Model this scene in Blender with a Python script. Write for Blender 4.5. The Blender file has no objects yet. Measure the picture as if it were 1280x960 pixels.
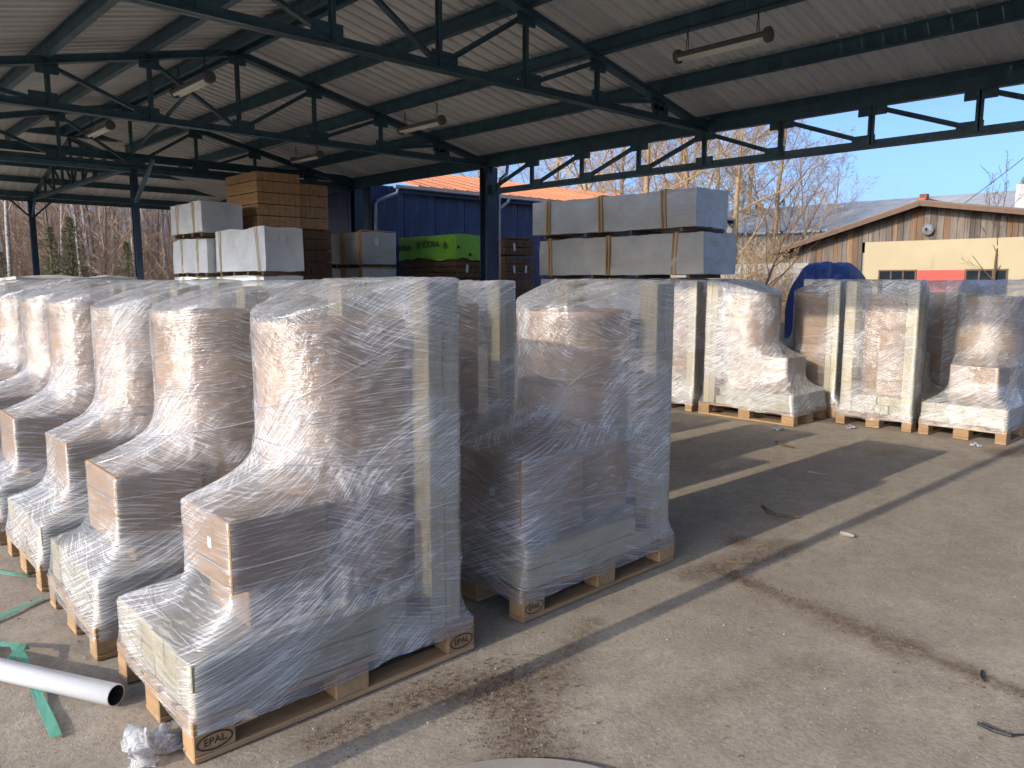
import bpy, math, random
import numpy as np
from mathutils import Vector, Matrix

# ------------------------------------------------------------------ camera, sky, sun, exposure
sc = bpy.context.scene
col = sc.collection
CAM_H, FPX = 1.58, 967.0
PITCH = math.atan(130 / FPX)
YAW = math.radians(46.8)                 # heading of the view, measured from +X towards +Y
cam = bpy.data.cameras.new('camera')
cam.sensor_fit = 'HORIZONTAL'; cam.sensor_width = 36.0
cam.lens = 36.0 * FPX / 1280.0
cam.clip_start = 0.05; cam.clip_end = 3000
camo = bpy.data.objects.new('camera', cam); col.objects.link(camo)
camo.location = (0, 0, CAM_H)
camo.rotation_euler = (math.pi / 2 - PITCH, 0, YAW - math.pi / 2)
sc.camera = camo

SUN_TO = Vector((-4.26, 0.12, 1.58)).normalized()      # direction towards the sun
SUN_EL = math.asin(SUN_TO.z)
world = bpy.data.worlds.new('World'); sc.world = world; world.use_nodes = True
wn = world.node_tree; wn.nodes.clear()
wo = wn.nodes.new('ShaderNodeOutputWorld'); wb = wn.nodes.new('ShaderNodeBackground')
sky = wn.nodes.new('ShaderNodeTexSky'); sky.sky_type = 'NISHITA'; sky.sun_disc = False
sky.sun_elevation = SUN_EL; sky.sun_rotation = math.atan2(SUN_TO.x, SUN_TO.y)
sky.air_density = 0.6; sky.dust_density = 3.0; sky.ozone_density = 5.0
hs = wn.nodes.new('ShaderNodeHueSaturation'); hs.inputs['Saturation'].default_value = 0.98
wn.links.new(sky.outputs[0], hs.inputs['Color']); wn.links.new(hs.outputs[0], wb.inputs[0]); wn.links.new(wb.outputs[0], wo.inputs[0])
wb.inputs[1].default_value = 0.15
sl = bpy.data.lights.new('sun', 'SUN'); sl.energy = 2.1; sl.angle = math.radians(0.53); sl.color = (1.0, 0.89, 0.74)
so = bpy.data.objects.new('sun', sl); col.objects.link(so)
so.rotation_euler = SUN_TO.to_track_quat('Z', 'Y').to_euler()
sc.view_settings.view_transform = 'Standard'; sc.view_settings.look = 'None'
sc.view_settings.gamma = 1.0; sc.view_settings.use_curve_mapping = False
sc.view_settings.exposure = 1.06
sc.cycles.transparent_max_bounces = 32; sc.cycles.max_bounces = 5; sc.cycles.diffuse_bounces = 3; sc.cycles.use_adaptive_sampling = True; sc.cycles.adaptive_threshold = 0.025; sc.cycles.glossy_bounces = 2
sc.cycles.use_denoising = True; sc.cycles.sample_clamp_indirect = 6.0

# ------------------------------------------------------------------ helpers
rnd = random.Random(7)
nrng = np.random.default_rng(5)

class MB:
    def __init__(s): s.v = []; s.f = []; s.m = []; s.uv = None
    def add(s, verts, faces, mi=0):
        o = len(s.v); s.v.extend([tuple(p) for p in verts])
        s.f.extend([tuple(i + o for i in f) for f in faces]); s.m.extend([mi] * len(faces)); return s
    def box(s, x0, x1, y0, y1, z0, z1, mi=0, b=0.0):
        if b <= 0:
            v = [(x0,y0,z0),(x1,y0,z0),(x1,y1,z0),(x0,y1,z0),(x0,y0,z1),(x1,y0,z1),(x1,y1,z1),(x0,y1,z1)]
            return s.add(v, [(0,3,2,1),(4,5,6,7),(0,1,5,4),(1,2,6,5),(2,3,7,6),(3,0,4,7)], mi)
        # chamfered box: 24 vertices
        X, Y, Z = (x0, x1), (y0, y1), (z0, z1); v = []; idx = {}
        sg = (1, -1)
        for i in (0,1):
            for j in (0,1):
                for k in (0,1):
                    for a in range(3):
                        p = [X[i]+sg[i]*b, Y[j]+sg[j]*b, Z[k]+sg[k]*b]
                        p[a] = (X[i], Y[j], Z[k])[a]
                        idx[(i,j,k,a)] = len(v); v.append(tuple(p))
        g = lambda i,j,k,a: idx[(i,j,k,a)]
        f = [(g(0,0,0,0),g(0,0,1,0),g(0,1,1,0),g(0,1,0,0)),(g(1,0,0,0),g(1,1,0,0),g(1,1,1,0),g(1,0,1,0)),
             (g(0,0,0,1),g(1,0,0,1),g(1,0,1,1),g(0,0,1,1)),(g(0,1,0,1),g(0,1,1,1),g(1,1,1,1),g(1,1,0,1)),
             (g(0,0,0,2),g(0,1,0,2),g(1,1,0,2),g(1,0,0,2)),(g(0,0,1,2),g(1,0,1,2),g(1,1,1,2),g(0,1,1,2))]
        for j in (0,1):
            for k in (0,1): f.append((g(0,j,k,1),g(1,j,k,1),g(1,j,k,2),g(0,j,k,2)))
        for i in (0,1):
            for k in (0,1): f.append((g(i,0,k,0),g(i,1,k,0),g(i,1,k,2),g(i,0,k,2)))
        for i in (0,1):
            for j in (0,1): f.append((g(i,j,0,0),g(i,j,1,0),g(i,j,1,1),g(i,j,0,1)))
        for i in (0,1):
            for j in (0,1):
                for k in (0,1): f.append((g(i,j,k,0),g(i,j,k,1),g(i,j,k,2)))
        return s.add(v, f, mi)
    def beam(s, p0, p1, w, h, up=(0,0,1), mi=0):
        p0, p1 = Vector(p0), Vector(p1); d = (p1 - p0).normalized(); up = Vector(up)
        if abs(d.dot(up)) > .99: up = Vector((1,0,0))
        sd = d.cross(up).normalized(); u = sd.cross(d).normalized()
        v = []
        for p in (p0, p1):
            for a, b in ((-1,-1),(1,-1),(1,1),(-1,1)): v.append(p + sd*a*w/2 + u*b*h/2)
        return s.add(v, [(3,2,1,0),(4,5,6,7),(0,1,5,4),(1,2,6,5),(2,3,7,6),(3,0,4,7)], mi)
    def tube(s, pts, radii, n=8, cap=True, mi=0):
        pts = [Vector(p) for p in pts]; k = len(pts); base = len(s.v)
        if not hasattr(radii, '__len__'): radii = [radii]*k
        t0 = (pts[1]-pts[0]).normalized(); a = Vector((0,0,1)) if abs(t0.z) < .9 else Vector((1,0,0))
        nx = t0.cross(a).normalized()
        vs = []; fs = []
        for i, p in enumerate(pts):
            t = (pts[min(i+1,k-1)] - pts[max(i-1,0)]).normalized()
            nx = (nx - t*nx.dot(t)).normalized(); ny = t.cross(nx)
            for j in range(n):
                an = 2*math.pi*j/n
                vs.append(p + (nx*math.cos(an) + ny*math.sin(an))*radii[i])
        for i in range(k-1):
            for j in range(n):
                fs.append((i*n+j, i*n+(j+1)%n, (i+1)*n+(j+1)%n, (i+1)*n+j))
        if cap: fs.append(tuple(range(n-1,-1,-1))); fs.append(tuple((k-1)*n+j for j in range(n)))
        return s.add(vs, fs, mi)
    def mesh(s, name, mats, smooth=False):
        me = bpy.data.meshes.new(name); me.from_pydata(s.v, [], s.f)
        if not isinstance(mats, (list, tuple)): mats = [mats]
        for m in mats: me.materials.append(m)
        if len(mats) > 1: me.polygons.foreach_set('material_index', s.m)
        if smooth: me.polygons.foreach_set('use_smooth', [True]*len(me.polygons))
        me.update(); return me
    def build(s, name, mats, parent=None, smooth=False, loc=None, rot=None):
        return link(name, s.mesh(name, mats, smooth), parent, loc, rot)

def link(name, me, parent=None, loc=None, rot=None, scale=None):
    o = bpy.data.objects.new(name, me); col.objects.link(o); o.parent = parent
    if loc is not None: o.location = loc
    if rot is not None: o.rotation_euler = rot
    if scale is not None: o.scale = scale
    return o
def tag(o, label=None, cat=None, group=None, kind=None):
    if label: o['label'] = label
    if cat: o['category'] = cat
    if group: o['group'] = group
    if kind: o['kind'] = kind
    return o
def empty(name, loc=(0,0,0), rz=0.0):
    o = bpy.data.objects.new(name, None); col.objects.link(o); o.empty_display_size = .1
    o.location = loc; o.rotation_euler = (0,0,rz); return o
def copy_tree(o, parent=None):
    c = o.copy(); col.objects.link(c); c.parent = parent
    for ch in list(o.children): copy_tree(ch, c)
    return c
_bc = {}
def box_mesh(name, dx, dy, dz, mat, b=0.0):
    k = (name, round(dx,3), round(dy,3), round(dz,3), mat.name, b)
    if k not in _bc: _bc[k] = MB().box(-dx/2,dx/2,-dy/2,dy/2,-dz/2,dz/2,b=b).mesh(name, mat)
    return _bc[k]
def bpart(name, x0,x1,y0,y1,z0,z1, mat, parent, b=0.0, rot=None):
    return link(name, box_mesh(name, x1-x0, y1-y0, z1-z0, mat, b), parent, ((x0+x1)/2,(y0+y1)/2,(z0+z1)/2), rot)

def fbm2(x, y, scale=1.0, octaves=4, seed=0):
    """tile-free value noise on numpy arrays, about -1..1"""
    out = np.zeros(np.broadcast(x, y).shape); amp = 1.0; tot = 0
    for o in range(octaves):
        xs, ys = x*scale*2**o + 13.7*o, y*scale*2**o + 5.1*o
        xi, yi = np.floor(xs).astype(np.int64), np.floor(ys).astype(np.int64)
        fx, fy = xs-xi, ys-yi; fx = fx*fx*(3-2*fx); fy = fy*fy*(3-2*fy)
        def h(a, b):
            n = (a*374761393 + b*668265263 + (seed+o)*974634777) & 0x7fffffff
            n = ((n ^ (n >> 13))*1274126177) & 0x7fffffff
            return ((n ^ (n >> 16)) & 0xffff)/32767.5 - 1
        out += amp*((h(xi,yi)*(1-fx)+h(xi+1,yi)*fx)*(1-fy) + (h(xi,yi+1)*(1-fx)+h(xi+1,yi+1)*fx)*fy)
        tot += amp; amp *= .5
    return out/tot

# ------------------------------------------------------------------ materials
class NT:
    def __init__(s, name):
        s.m = bpy.data.materials.new(name); s.m.use_nodes = True; s.t = s.m.node_tree; s.t.nodes.clear()
        s.out = s.n('ShaderNodeOutputMaterial')
    def n(s, typ, **kw):
        nd = s.t.nodes.new(typ)
        for k, v in kw.items():
            if k.startswith('i_'): nd.inputs[k[2:].replace('_',' ')].default_value = v
            else: setattr(nd, k, v)
        return nd
    def l(s, a, b): s.t.links.new(a, b)
    def coord(s, kind='Object', scale=(1,1,1), rot=(0,0,0)):
        tc = s.n('ShaderNodeTexCoord'); mp = s.n('ShaderNodeMapping')
        mp.inputs['Scale'].default_value = scale; mp.inputs['Rotation'].default_value = rot
        s.l(tc.outputs[kind], mp.inputs[0]); return mp.outputs[0]
    def noise(s, vec, scale, detail=4, rough=.55, dist=0.0):
        nd = s.n('ShaderNodeTexNoise'); nd.inputs['Scale'].default_value = scale
        nd.inputs['Detail'].default_value = detail; nd.inputs['Roughness'].default_value = rough
        nd.inputs['Distortion'].default_value = dist
        if vec is not None: s.l(vec, nd.inputs['Vector'])
        return nd.outputs['Fac']
    def ramp(s, fac, stops, interp='LINEAR'):
        r = s.n('ShaderNodeValToRGB'); r.color_ramp.interpolation = interp; e = r.color_ramp.elements
        while len(e) < len(stops): e.new(.5)
        for i, (p, c) in enumerate(stops):
            e[i].position = p; e[i].color = (*c, 1) if hasattr(c,'__len__') else (c,c,c,1)
        s.l(fac, r.inputs[0]); return r.outputs[0]
    def math(s, op, a, b=None, clamp=False):
        m = s.n('ShaderNodeMath', operation=op, use_clamp=clamp)
        for i, x in enumerate((a, b)):
            if x is None: continue
            if isinstance(x, (int, float)): m.inputs[i].default_value = x
            else: s.l(x, m.inputs[i])
        return m.outputs[0]
    def mix(s, fac, a, b, blend='MIX'):
        m = s.n('ShaderNodeMix', data_type='RGBA', blend_type=blend)
        for i, x in ((0,fac),(6,a),(7,b)):
            if isinstance(x, (int,float)): m.inputs[i].default_value = x
            elif isinstance(x, tuple): m.inputs[i].default_value = (*x,1)
            else: s.l(x, m.inputs[i])
        return m.outputs[2]
    def bump(s, h, strength=.4, dist=.01):
        b = s.n('ShaderNodeBump'); b.inputs['Strength'].default_value = strength; b.inputs['Distance'].default_value = dist
        s.l(h, b.inputs['Height']); return b.outputs[0]
    def principled(s, color, rough=.6, metal=0.0, normal=None, spec=.4):
        p = s.n('ShaderNodeBsdfPrincipled')
        if isinstance(color, tuple): p.inputs['Base Color'].default_value = (*color,1)
        else: s.l(color, p.inputs['Base Color'])
        if isinstance(rough, (int,float)): p.inputs['Roughness'].default_value = rough
        else: s.l(rough, p.inputs['Roughness'])
        p.inputs['Metallic'].default_value = metal; p.inputs['Specular IOR Level'].default_value = spec
        if normal is not None: s.l(normal, p.inputs['Normal'])
        s.l(p.outputs[0], s.out.inputs[0]); return p
    def rand(s): return s.n('ShaderNodeObjectInfo').outputs['Random']

def simple(name, c, rough=.6, var=.25, scale=6.0, metal=0.0, bump=.15, bd=.004, aniso=(1,1,1), objvar=.2, spec=.4, kind='Object', fine=8):
    t = NT(name); v = t.coord(kind, aniso)
    n1 = t.noise(v, scale, 5); n2 = t.noise(v, scale*fine, 3)
    f = t.math('ADD', t.math('MULTIPLY', n1, .65), t.math('MULTIPLY', n2, .35))
    lo = tuple(x*(1-var) for x in c); hi = tuple(min(1,x*(1+var)) for x in c)
    cc = t.ramp(f, [(.3, lo), (.7, hi)])
    if objvar:
        k = t.math('ADD', t.math('MULTIPLY', t.rand(), objvar), 1-objvar*.5)
        cb = t.n('ShaderNodeCombineColor'); [t.l(k, cb.inputs[i]) for i in range(3)]
        cc = t.mix(1.0, cc, cb.outputs[0], 'MULTIPLY')
    t.principled(cc, rough, metal, t.bump(f, bump, bd), spec); return t.m

def wood(name, c1, c2, axis=0, rough=.7, ov=.35, gs=1.0):
    t = NT(name); sc_ = [14*gs,14*gs,14*gs]; sc_[axis] = 1.2*gs
    tc = t.n('ShaderNodeTexCoord'); mp = t.n('ShaderNodeMapping'); mp.inputs['Scale'].default_value = sc_
    ad = t.n('ShaderNodeVectorMath', operation='ADD'); oi = t.n('ShaderNodeObjectInfo')
    ml = t.n('ShaderNodeVectorMath', operation='SCALE'); t.l(oi.outputs['Location'], ml.inputs[0]); ml.inputs[3].default_value = 3.7
    t.l(tc.outputs['Object'], ad.inputs[0]); t.l(ml.outputs[0], ad.inputs[1]); t.l(ad.outputs[0], mp.inputs[0])
    g = t.noise(mp.outputs[0], 3.0, 5, .6, .6); g2 = t.noise(mp.outputs[0], .5, 3)
    f = t.math('ADD', t.math('MULTIPLY', g, .6), t.math('MULTIPLY', g2, .4))
    cc = t.ramp(f, [(.32, c2), (.62, c1)])
    k = t.math('ADD', t.math('MULTIPLY', oi.outputs['Random'], ov), 1-ov*.55)
    cb = t.n('ShaderNodeCombineColor'); [t.l(k, cb.inputs[i]) for i in range(3)]
    t.principled(t.mix(1.0, cc, cb.outputs[0], 'MULTIPLY'), rough, 0, t.bump(f, .3, .003)); return t.m

M = {}
M['steel'] = simple('dark blue painted steel', (.042,.092,.122), .45, .35, 3.0, 0, .15, .002, objvar=.25)
M['steel_col'] = simple('blue painted column steel', (.018,.038,.075), .5, .35, 3.0, 0, .15, .002, objvar=.15)
M['pallet_wood'] = wood('pallet pine', (.42,.265,.135), (.25,.15,.075), 0)
M['block_wood'] = wood('pallet block', (.40,.25,.125), (.22,.135,.065), 1)
M['timber'] = wood('pale treated timber', (.40,.345,.215), (.27,.235,.14), 0, .65, .25)
M['plank'] = wood('pale upright post', (.47,.40,.25), (.32,.27,.165), 2, .65, .3)
M['cardboard'] = simple('brown cardboard', (.29,.18,.095), .75, .16, 2.2, 0, .1, .003, objvar=.12)
M['drum'] = simple('kraft wrapped drum', (.32,.20,.105), .65, .16, 1.6, 0, .25, .004, aniso=(1,1,6), objvar=.14)
M['stamp'] = simple('burnt stamp', (.06,.03,.018), .8, .2, 20, objvar=0)
M['label_white'] = simple('white label paper', (.62,.62,.59), .6, .08, 20, objvar=0)
M['label_orange'] = simple('orange sticker', (.8,.25,.04), .5, .05, 20, objvar=0)
M['black'] = simple('black print', (.015,.015,.014), .6, .2, 20, objvar=0)
M['pvc'] = simple('white plastic pipe', (.78,.78,.76), .35, .05, 8, bump=.03, objvar=0)
M['pvc_dark'] = simple('dark pipe bore', (.03,.03,.03), .7, .2, 8, objvar=0)
M['strap_green'] = simple('green polyester strap', (.12,.36,.26), .4, .12, 30, bump=.1, objvar=.1)
M['zinc'] = simple('zinc downpipe', (.42,.45,.50), .4, .18, 5, .6, .1, .002)
M['tube_lamp'] = simple('lamp diffuser', (.72,.71,.64), .4, .08, 5, objvar=.05)
M['lamp_body'] = simple('grey lamp housing', (.09,.09,.085), .55, .2, 9, objvar=.1)
M['wire'] = simple('black wire', (.02,.02,.02), .6, .1, 5, objvar=0)
M['batten'] = wood('strap batten', (.52,.31,.12), (.36,.20,.08), 2)
M['bearer'] = wood('dark bearer', (.20,.13,.07), (.11,.07,.04), 1)
M['cord'] = simple('beige strap', (.55,.44,.25), .6, .15, 9, objvar=.1)
M['red_door'] = simple('red panel', (.46,.07,.05), .6, .12, 3, objvar=0)
M['rust'] = simple('rusty junk', (.24,.10,.05), .8, .5, 5, objvar=.4)
M['leaf'] = simple('dead leaves', (.11,.068,.04), .85, .4, 20, objvar=.3)
M['twig'] = simple('twig bark', (.10,.065,.04), .9, .3, 12, objvar=.3)
M['pebble'] = simple('pebbles', (.27,.235,.195), .85, .4, 3, objvar=0)
M['concrete'] = simple('worn concrete', (.30,.265,.225), .9, .2, 5, bump=.3, objvar=0, fine=20)

def roof_mat():
    t = NT('roof sheet underside'); v = t.coord('Object', (1,1,1))
    n = t.noise(v, 1.2, 5); st = t.noise(t.coord('Object', (.6,14,1)), 2.0, 3)
    f = t.math('ADD', t.math('MULTIPLY', n, .6), t.math('MULTIPLY', st, .4))
    c = t.ramp(f, [(.3,(.58,.58,.57)),(.7,(.69,.695,.69))])
    k = t.math('ADD', t.math('MULTIPLY', t.rand(), .14), .93)
    cb = t.n('ShaderNodeCombineColor'); [t.l(k, cb.inputs[i]) for i in range(3)]
    t.principled(t.mix(1.0, c, cb.outputs[0], 'MULTIPLY'), .5, 0, t.bump(st, .05, .004)); return t.m
M['roof'] = roof_mat()

def film_mat(name, veil=.075, seed=0.0):
    t = NT(name)
    def streak(rot, sx, sy, detail=3, off=0.0):
        tc = t.n('ShaderNodeTexCoord'); mp = t.n('ShaderNodeMapping')
        mp.vector_type = 'TEXTURE'; mp.inputs['Rotation'].default_value = (0,0,math.radians(rot)); mp.inputs['Scale'].default_value = (1/sx,1/sy,1)
        mp.inputs['Location'].default_value = (seed+off, seed*.7+off, 0)
        # the object's own place shifts the pattern, so no two loads share one
        oi = t.n('ShaderNodeObjectInfo'); ad = t.n('ShaderNodeVectorMath', operation='ADD')
        t.l(tc.outputs['UV'], ad.inputs[0]); sc3 = t.n('ShaderNodeVectorMath', operation='SCALE'); sc3.inputs[3].default_value = 17.0
        cb = t.n('ShaderNodeCombineXYZ'); t.l(oi.outputs['Random'], cb.inputs[0]); t.l(cb.outputs[0], sc3.inputs[0]); t.l(sc3.outputs[0], ad.inputs[1])
        t.l(ad.outputs[0], mp.inputs[0]); return t.noise(mp.outputs[0], 1.0, detail, .6)
    a = streak(3, 5.0, 190, 3); b = streak(-13, 3.4, 170, 3, 3.1); c = streak(27, 3.4, 150, 3, 9.4); crk = streak(14, 9, 17, 4, 5.5)
    A1 = t.n('ShaderNodeAttribute', attribute_name='m1').outputs['Fac']; A2 = t.n('ShaderNodeAttribute', attribute_name='m2').outputs['Fac']
    iA = t.math('SUBTRACT', 1.0, A1)
    h = t.math('ADD', t.math('MULTIPLY', t.math('MULTIPLY', a, iA), .55), t.math('MULTIPLY', t.math('MULTIPLY', b, A1), .7))
    h = t.math('ADD', h, t.math('MULTIPLY', t.math('MULTIPLY', c, A2), .6))
    h = t.math('ADD', h, t.math('MULTIPLY', crk, 1.1))
    nrm = t.bump(h, .7, .012)
    # clear film, milky only in drawn-out fibres and where layers bunch up
    s1 = t.math('MULTIPLY', t.ramp(a, [(.50,0.0),(.62,1.0)]), t.math('ADD', t.math('MULTIPLY', iA, .20), .10))
    s2 = t.math('MULTIPLY', t.ramp(b, [(.50,0.0),(.61,1.0)]), t.math('MULTIPLY', A1, .38))
    s3 = t.math('MULTIPLY', t.ramp(c, [(.48,0.0),(.60,1.0)]), t.math('MULTIPLY', A2, .5))
    s4 = t.math('MULTIPLY', t.ramp(crk, [(.52,0.0),(.68,1.0)]), t.math('ADD', t.math('MULTIPLY', A2, .26), .05))
    v = t.math('ADD', t.math('ADD', s1, s2), t.math('ADD', s3, s4))
    v = t.math('ADD', v, t.math('MULTIPLY', A2, .11))
    v = t.math('MINIMUM', t.math('ADD', v, veil), .92)
    dif = t.n('ShaderNodeBsdfDiffuse'); dif.inputs['Color'].default_value = (.90,.91,.93,1); t.l(nrm, dif.inputs['Normal'])
    trl = t.n('ShaderNodeBsdfTranslucent'); trl.inputs['Color'].default_value = (.80,.82,.86,1); t.l(nrm, trl.inputs['Normal'])
    mk = t.n('ShaderNodeMixShader'); mk.inputs[0].default_value = .35; t.l(dif.outputs[0], mk.inputs[1]); t.l(trl.outputs[0], mk.inputs[2])
    tr = t.n('ShaderNodeBsdfTransparent'); tr.inputs['Color'].default_value = (.97,.975,.98,1)
    m0 = t.n('ShaderNodeMixShader'); t.l(v, m0.inputs[0]); t.l(tr.outputs[0], m0.inputs[1]); t.l(mk.outputs[0], m0.inputs[2])
    gl = t.n('ShaderNodeBsdfGlossy'); gl.inputs['Roughness'].default_value = .17; gl.inputs['Color'].default_value = (1,1,1,1); t.l(nrm, gl.inputs['Normal'])
    lw = t.n('ShaderNodeLayerWeight'); lw.inputs[0].default_value = .28; t.l(nrm, lw.inputs['Normal'])
    gf = t.math('ADD', t.math('MULTIPLY', lw.outputs['Fresnel'], .6), .075, True)
    m3 = t.n('ShaderNodeMixShader'); t.l(gf, m3.inputs[0]); t.l(m0.outputs[0], m3.inputs[1]); t.l(gl.outputs[0], m3.inputs[2])
    t.l(m3.outputs[0], t.out.inputs[0]); return t.m
M['film'] = film_mat('stretch film')
M['film_loose'] = film_mat('loose film', .18, 4.0)

def tarp_mat(name, c, rough=.5, crease=1.0):
    t = NT(name); v = t.coord('Object', (1,1,1))
    wr = t.noise(t.coord('Object', (.8,.9,2.2), (.3,.2,.5)), 2.2, 6, .55, 1.4); n = t.noise(v, 1.5, 4)
    lo = tuple(x*.86 for x in c); hi = tuple(min(1,x*1.08) for x in c)
    cc = t.ramp(n, [(.3,lo),(.7,hi)])
    t.principled(cc, rough, 0, t.bump(wr, .55*crease, .06), .45); return t.m
M['tarp_grey'] = tarp_mat('grey wrap sheet', (.47,.46,.425), .5, 1.0)
M['tarp_white'] = tarp_mat('white wrap sheet', (.64,.66,.68), .5, .9)
M['tarp_blue'] = tarp_mat('blue tarpaulin', (.009,.026,.105), .55, 1.6)
M['tarp_green'] = tarp_mat('green wrap sheet', (.20,.48,.04), .42, .8)
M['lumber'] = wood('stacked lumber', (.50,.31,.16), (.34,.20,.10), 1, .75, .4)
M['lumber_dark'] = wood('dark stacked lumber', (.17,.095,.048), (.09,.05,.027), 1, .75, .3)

def blue_wall():
    t = NT('blue sheet wall'); v = t.coord('Object')
    n = t.noise(v, 1.2, 5); st = t.noise(t.coord('Object', (3,3,.35)), 2.5, 5)
    f = t.math('MULTIPLY', n, st)
    c = t.ramp(f, [(.16,(.009,.021,.062)),(.30,(.014,.034,.098)),(.40,(.065,.10,.18))])
    t.principled(c, .5, 0, t.bump(st, .1, .01)); return t.m
M['blue_wall'] = blue_wall()
M['orange_roof'] = simple('orange sheet roof', (.52,.205,.095), .6, .1, 2, objvar=.06)
M['barn_plank'] = wood('weathered plank', (.20,.165,.135), (.07,.054,.042), 2, .85, .7, .5)
M['barn_plank_orange'] = wood('orange weathered plank', (.24,.145,.08), (.09,.058,.04), 2, .85, .5, .5)
M['plaster'] = simple('cream render', (.40,.325,.20), .85, .07, 1.2, bump=.15, objvar=0, fine=25)
M['barn_roof'] = simple('tar paper roof', (.15,.13,.11), .85, .3, 2, objvar=0)
M['grey_roof'] = simple('grey corrugated sheet', (.46,.46,.45), .65, .22, 1.1, .1, .1, .01, objvar=.12)
M['grey_wall'] = simple('grey block wall', (.30,.28,.25), .9, .2, 1.4, objvar=.1)
M['glass_dark'] = simple('dark window glass', (.015,.02,.025), .08, .2, 2, bump=.02, spec=.6, objvar=.2)
M['frame_brown'] = simple('brown window frame', (.12,.07,.04), .7, .2, 6, objvar=.1)
M['chimney_white'] = simple('whitewashed chimney', (.45,.43,.40), .85, .12, 2, objvar=0)
M['bark'] = simple('grey bark', (.20,.155,.115), .9, .35, 5, objvar=.35)
M['bark_warm'] = simple('warm branch bark', (.34,.235,.13), .9, .35, 5, objvar=.35)
def birch():
    t = NT('birch bark'); v = t.coord('Object', (1,1,3)); n = t.noise(v, 5.0, 4, .7)
    c = t.ramp(n, [(.36,(.05,.045,.04)),(.46,(.30,.27,.235)),(.7,(.45,.42,.375))])
    t.principled(c, .8); return t.m
M['birch'] = birch()
M['brush'] = simple('reddish brushwood', (.36,.25,.175), .9, .4, 2, objvar=.4)
M['needles'] = simple('spruce needles', (.10,.14,.055), .8, .45, 1.5, objvar=.4)
M['pine_needles'] = simple('pine needles', (.06,.085,.035), .8, .45, 1.5, objvar=.4)

def ground_mat():
    t = NT('dusty asphalt'); tc = t.n('ShaderNodeTexCoord'); P = tc.outputs['Object']
    n1 = t.noise(P, .45, 5, .6); n2 = t.noise(P, 3.2, 6, .6); n3 = t.noise(P, 55, 3, .6); n4 = t.noise(P, 210, 2, .6)
    base = t.ramp(n1, [(.30,(.33,.284,.22)),(.70,(.42,.364,.282))])
    base = t.mix(t.ramp(n2, [(.35,0.0),(.70,.75)]), base, (.265,.22,.175))
    gr = t.ramp(n3, [(.28,.76),(.50,1.0),(.72,1.10)])
    base = t.mix(1.0, base, gr, 'MULTIPLY')
    vo = t.n('ShaderNodeTexVoronoi'); vo.inputs['Scale'].default_value = 42; t.l(P, vo.inputs['Vector'])
    peb = t.ramp(vo.outputs['Distance'], [(.06,1.0),(.13,0.0)])
    vsel = t.math('GREATER_THAN', t.noise(P, 9, 2), .56)
    base = t.mix(t.math('MULTIPLY', t.math('MULTIPLY', peb, vsel), .4), base, (.48,.44,.38))
    vd = t.n('ShaderNodeTexVoronoi'); vd.inputs['Scale'].default_value = 26; t.l(P, vd.inputs['Vector'])
    spk = t.math('MULTIPLY', t.ramp(vd.outputs['Distance'], [(.07,1.0),(.16,0.0)]), t.math('GREATER_THAN', t.noise(P, 6.3, 3), .53))
    base = t.mix(t.math('MULTIPLY', spk, .6), base, (.09,.07,.05))
    blot = t.ramp(t.noise(P, 12, 5, .7), [(.42,0.0),(.72,.5)]); base = t.mix(blot, base, (.19,.155,.115))
    at = t.n('ShaderNodeAttribute', attribute_name='dirt'); dn = t.noise(P, 28, 5, .7)
    dm = t.math('MULTIPLY', at.outputs['Fac'], t.ramp(dn, [(.30,.25),(.62,1.0)]), True)
    base = t.mix(dm, base, t.ramp(t.noise(P, 90, 3), [(.3,(.075,.05,.032)),(.7,(.19,.125,.08))]))
    ao = t.n('ShaderNodeAttribute', attribute_name='soil')
    base = t.mix(ao.outputs['Fac'], base, t.ramp(n2, [(.3,(.10,.075,.045)),(.7,(.20,.16,.09))]))
    h = t.math('ADD', t.math('ADD', t.math('MULTIPLY', n3, .7), t.math('MULTIPLY', n4, .35)), t.math('MULTIPLY', peb, .25))
    h = t.math('ADD', h, t.math('MULTIPLY', t.math('MULTIPLY', dm, dn), .8))
    t.principled(base, .9, 0, t.bump(h, .42, .010), .25); return t.m
M['ground'] = ground_mat()

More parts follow.
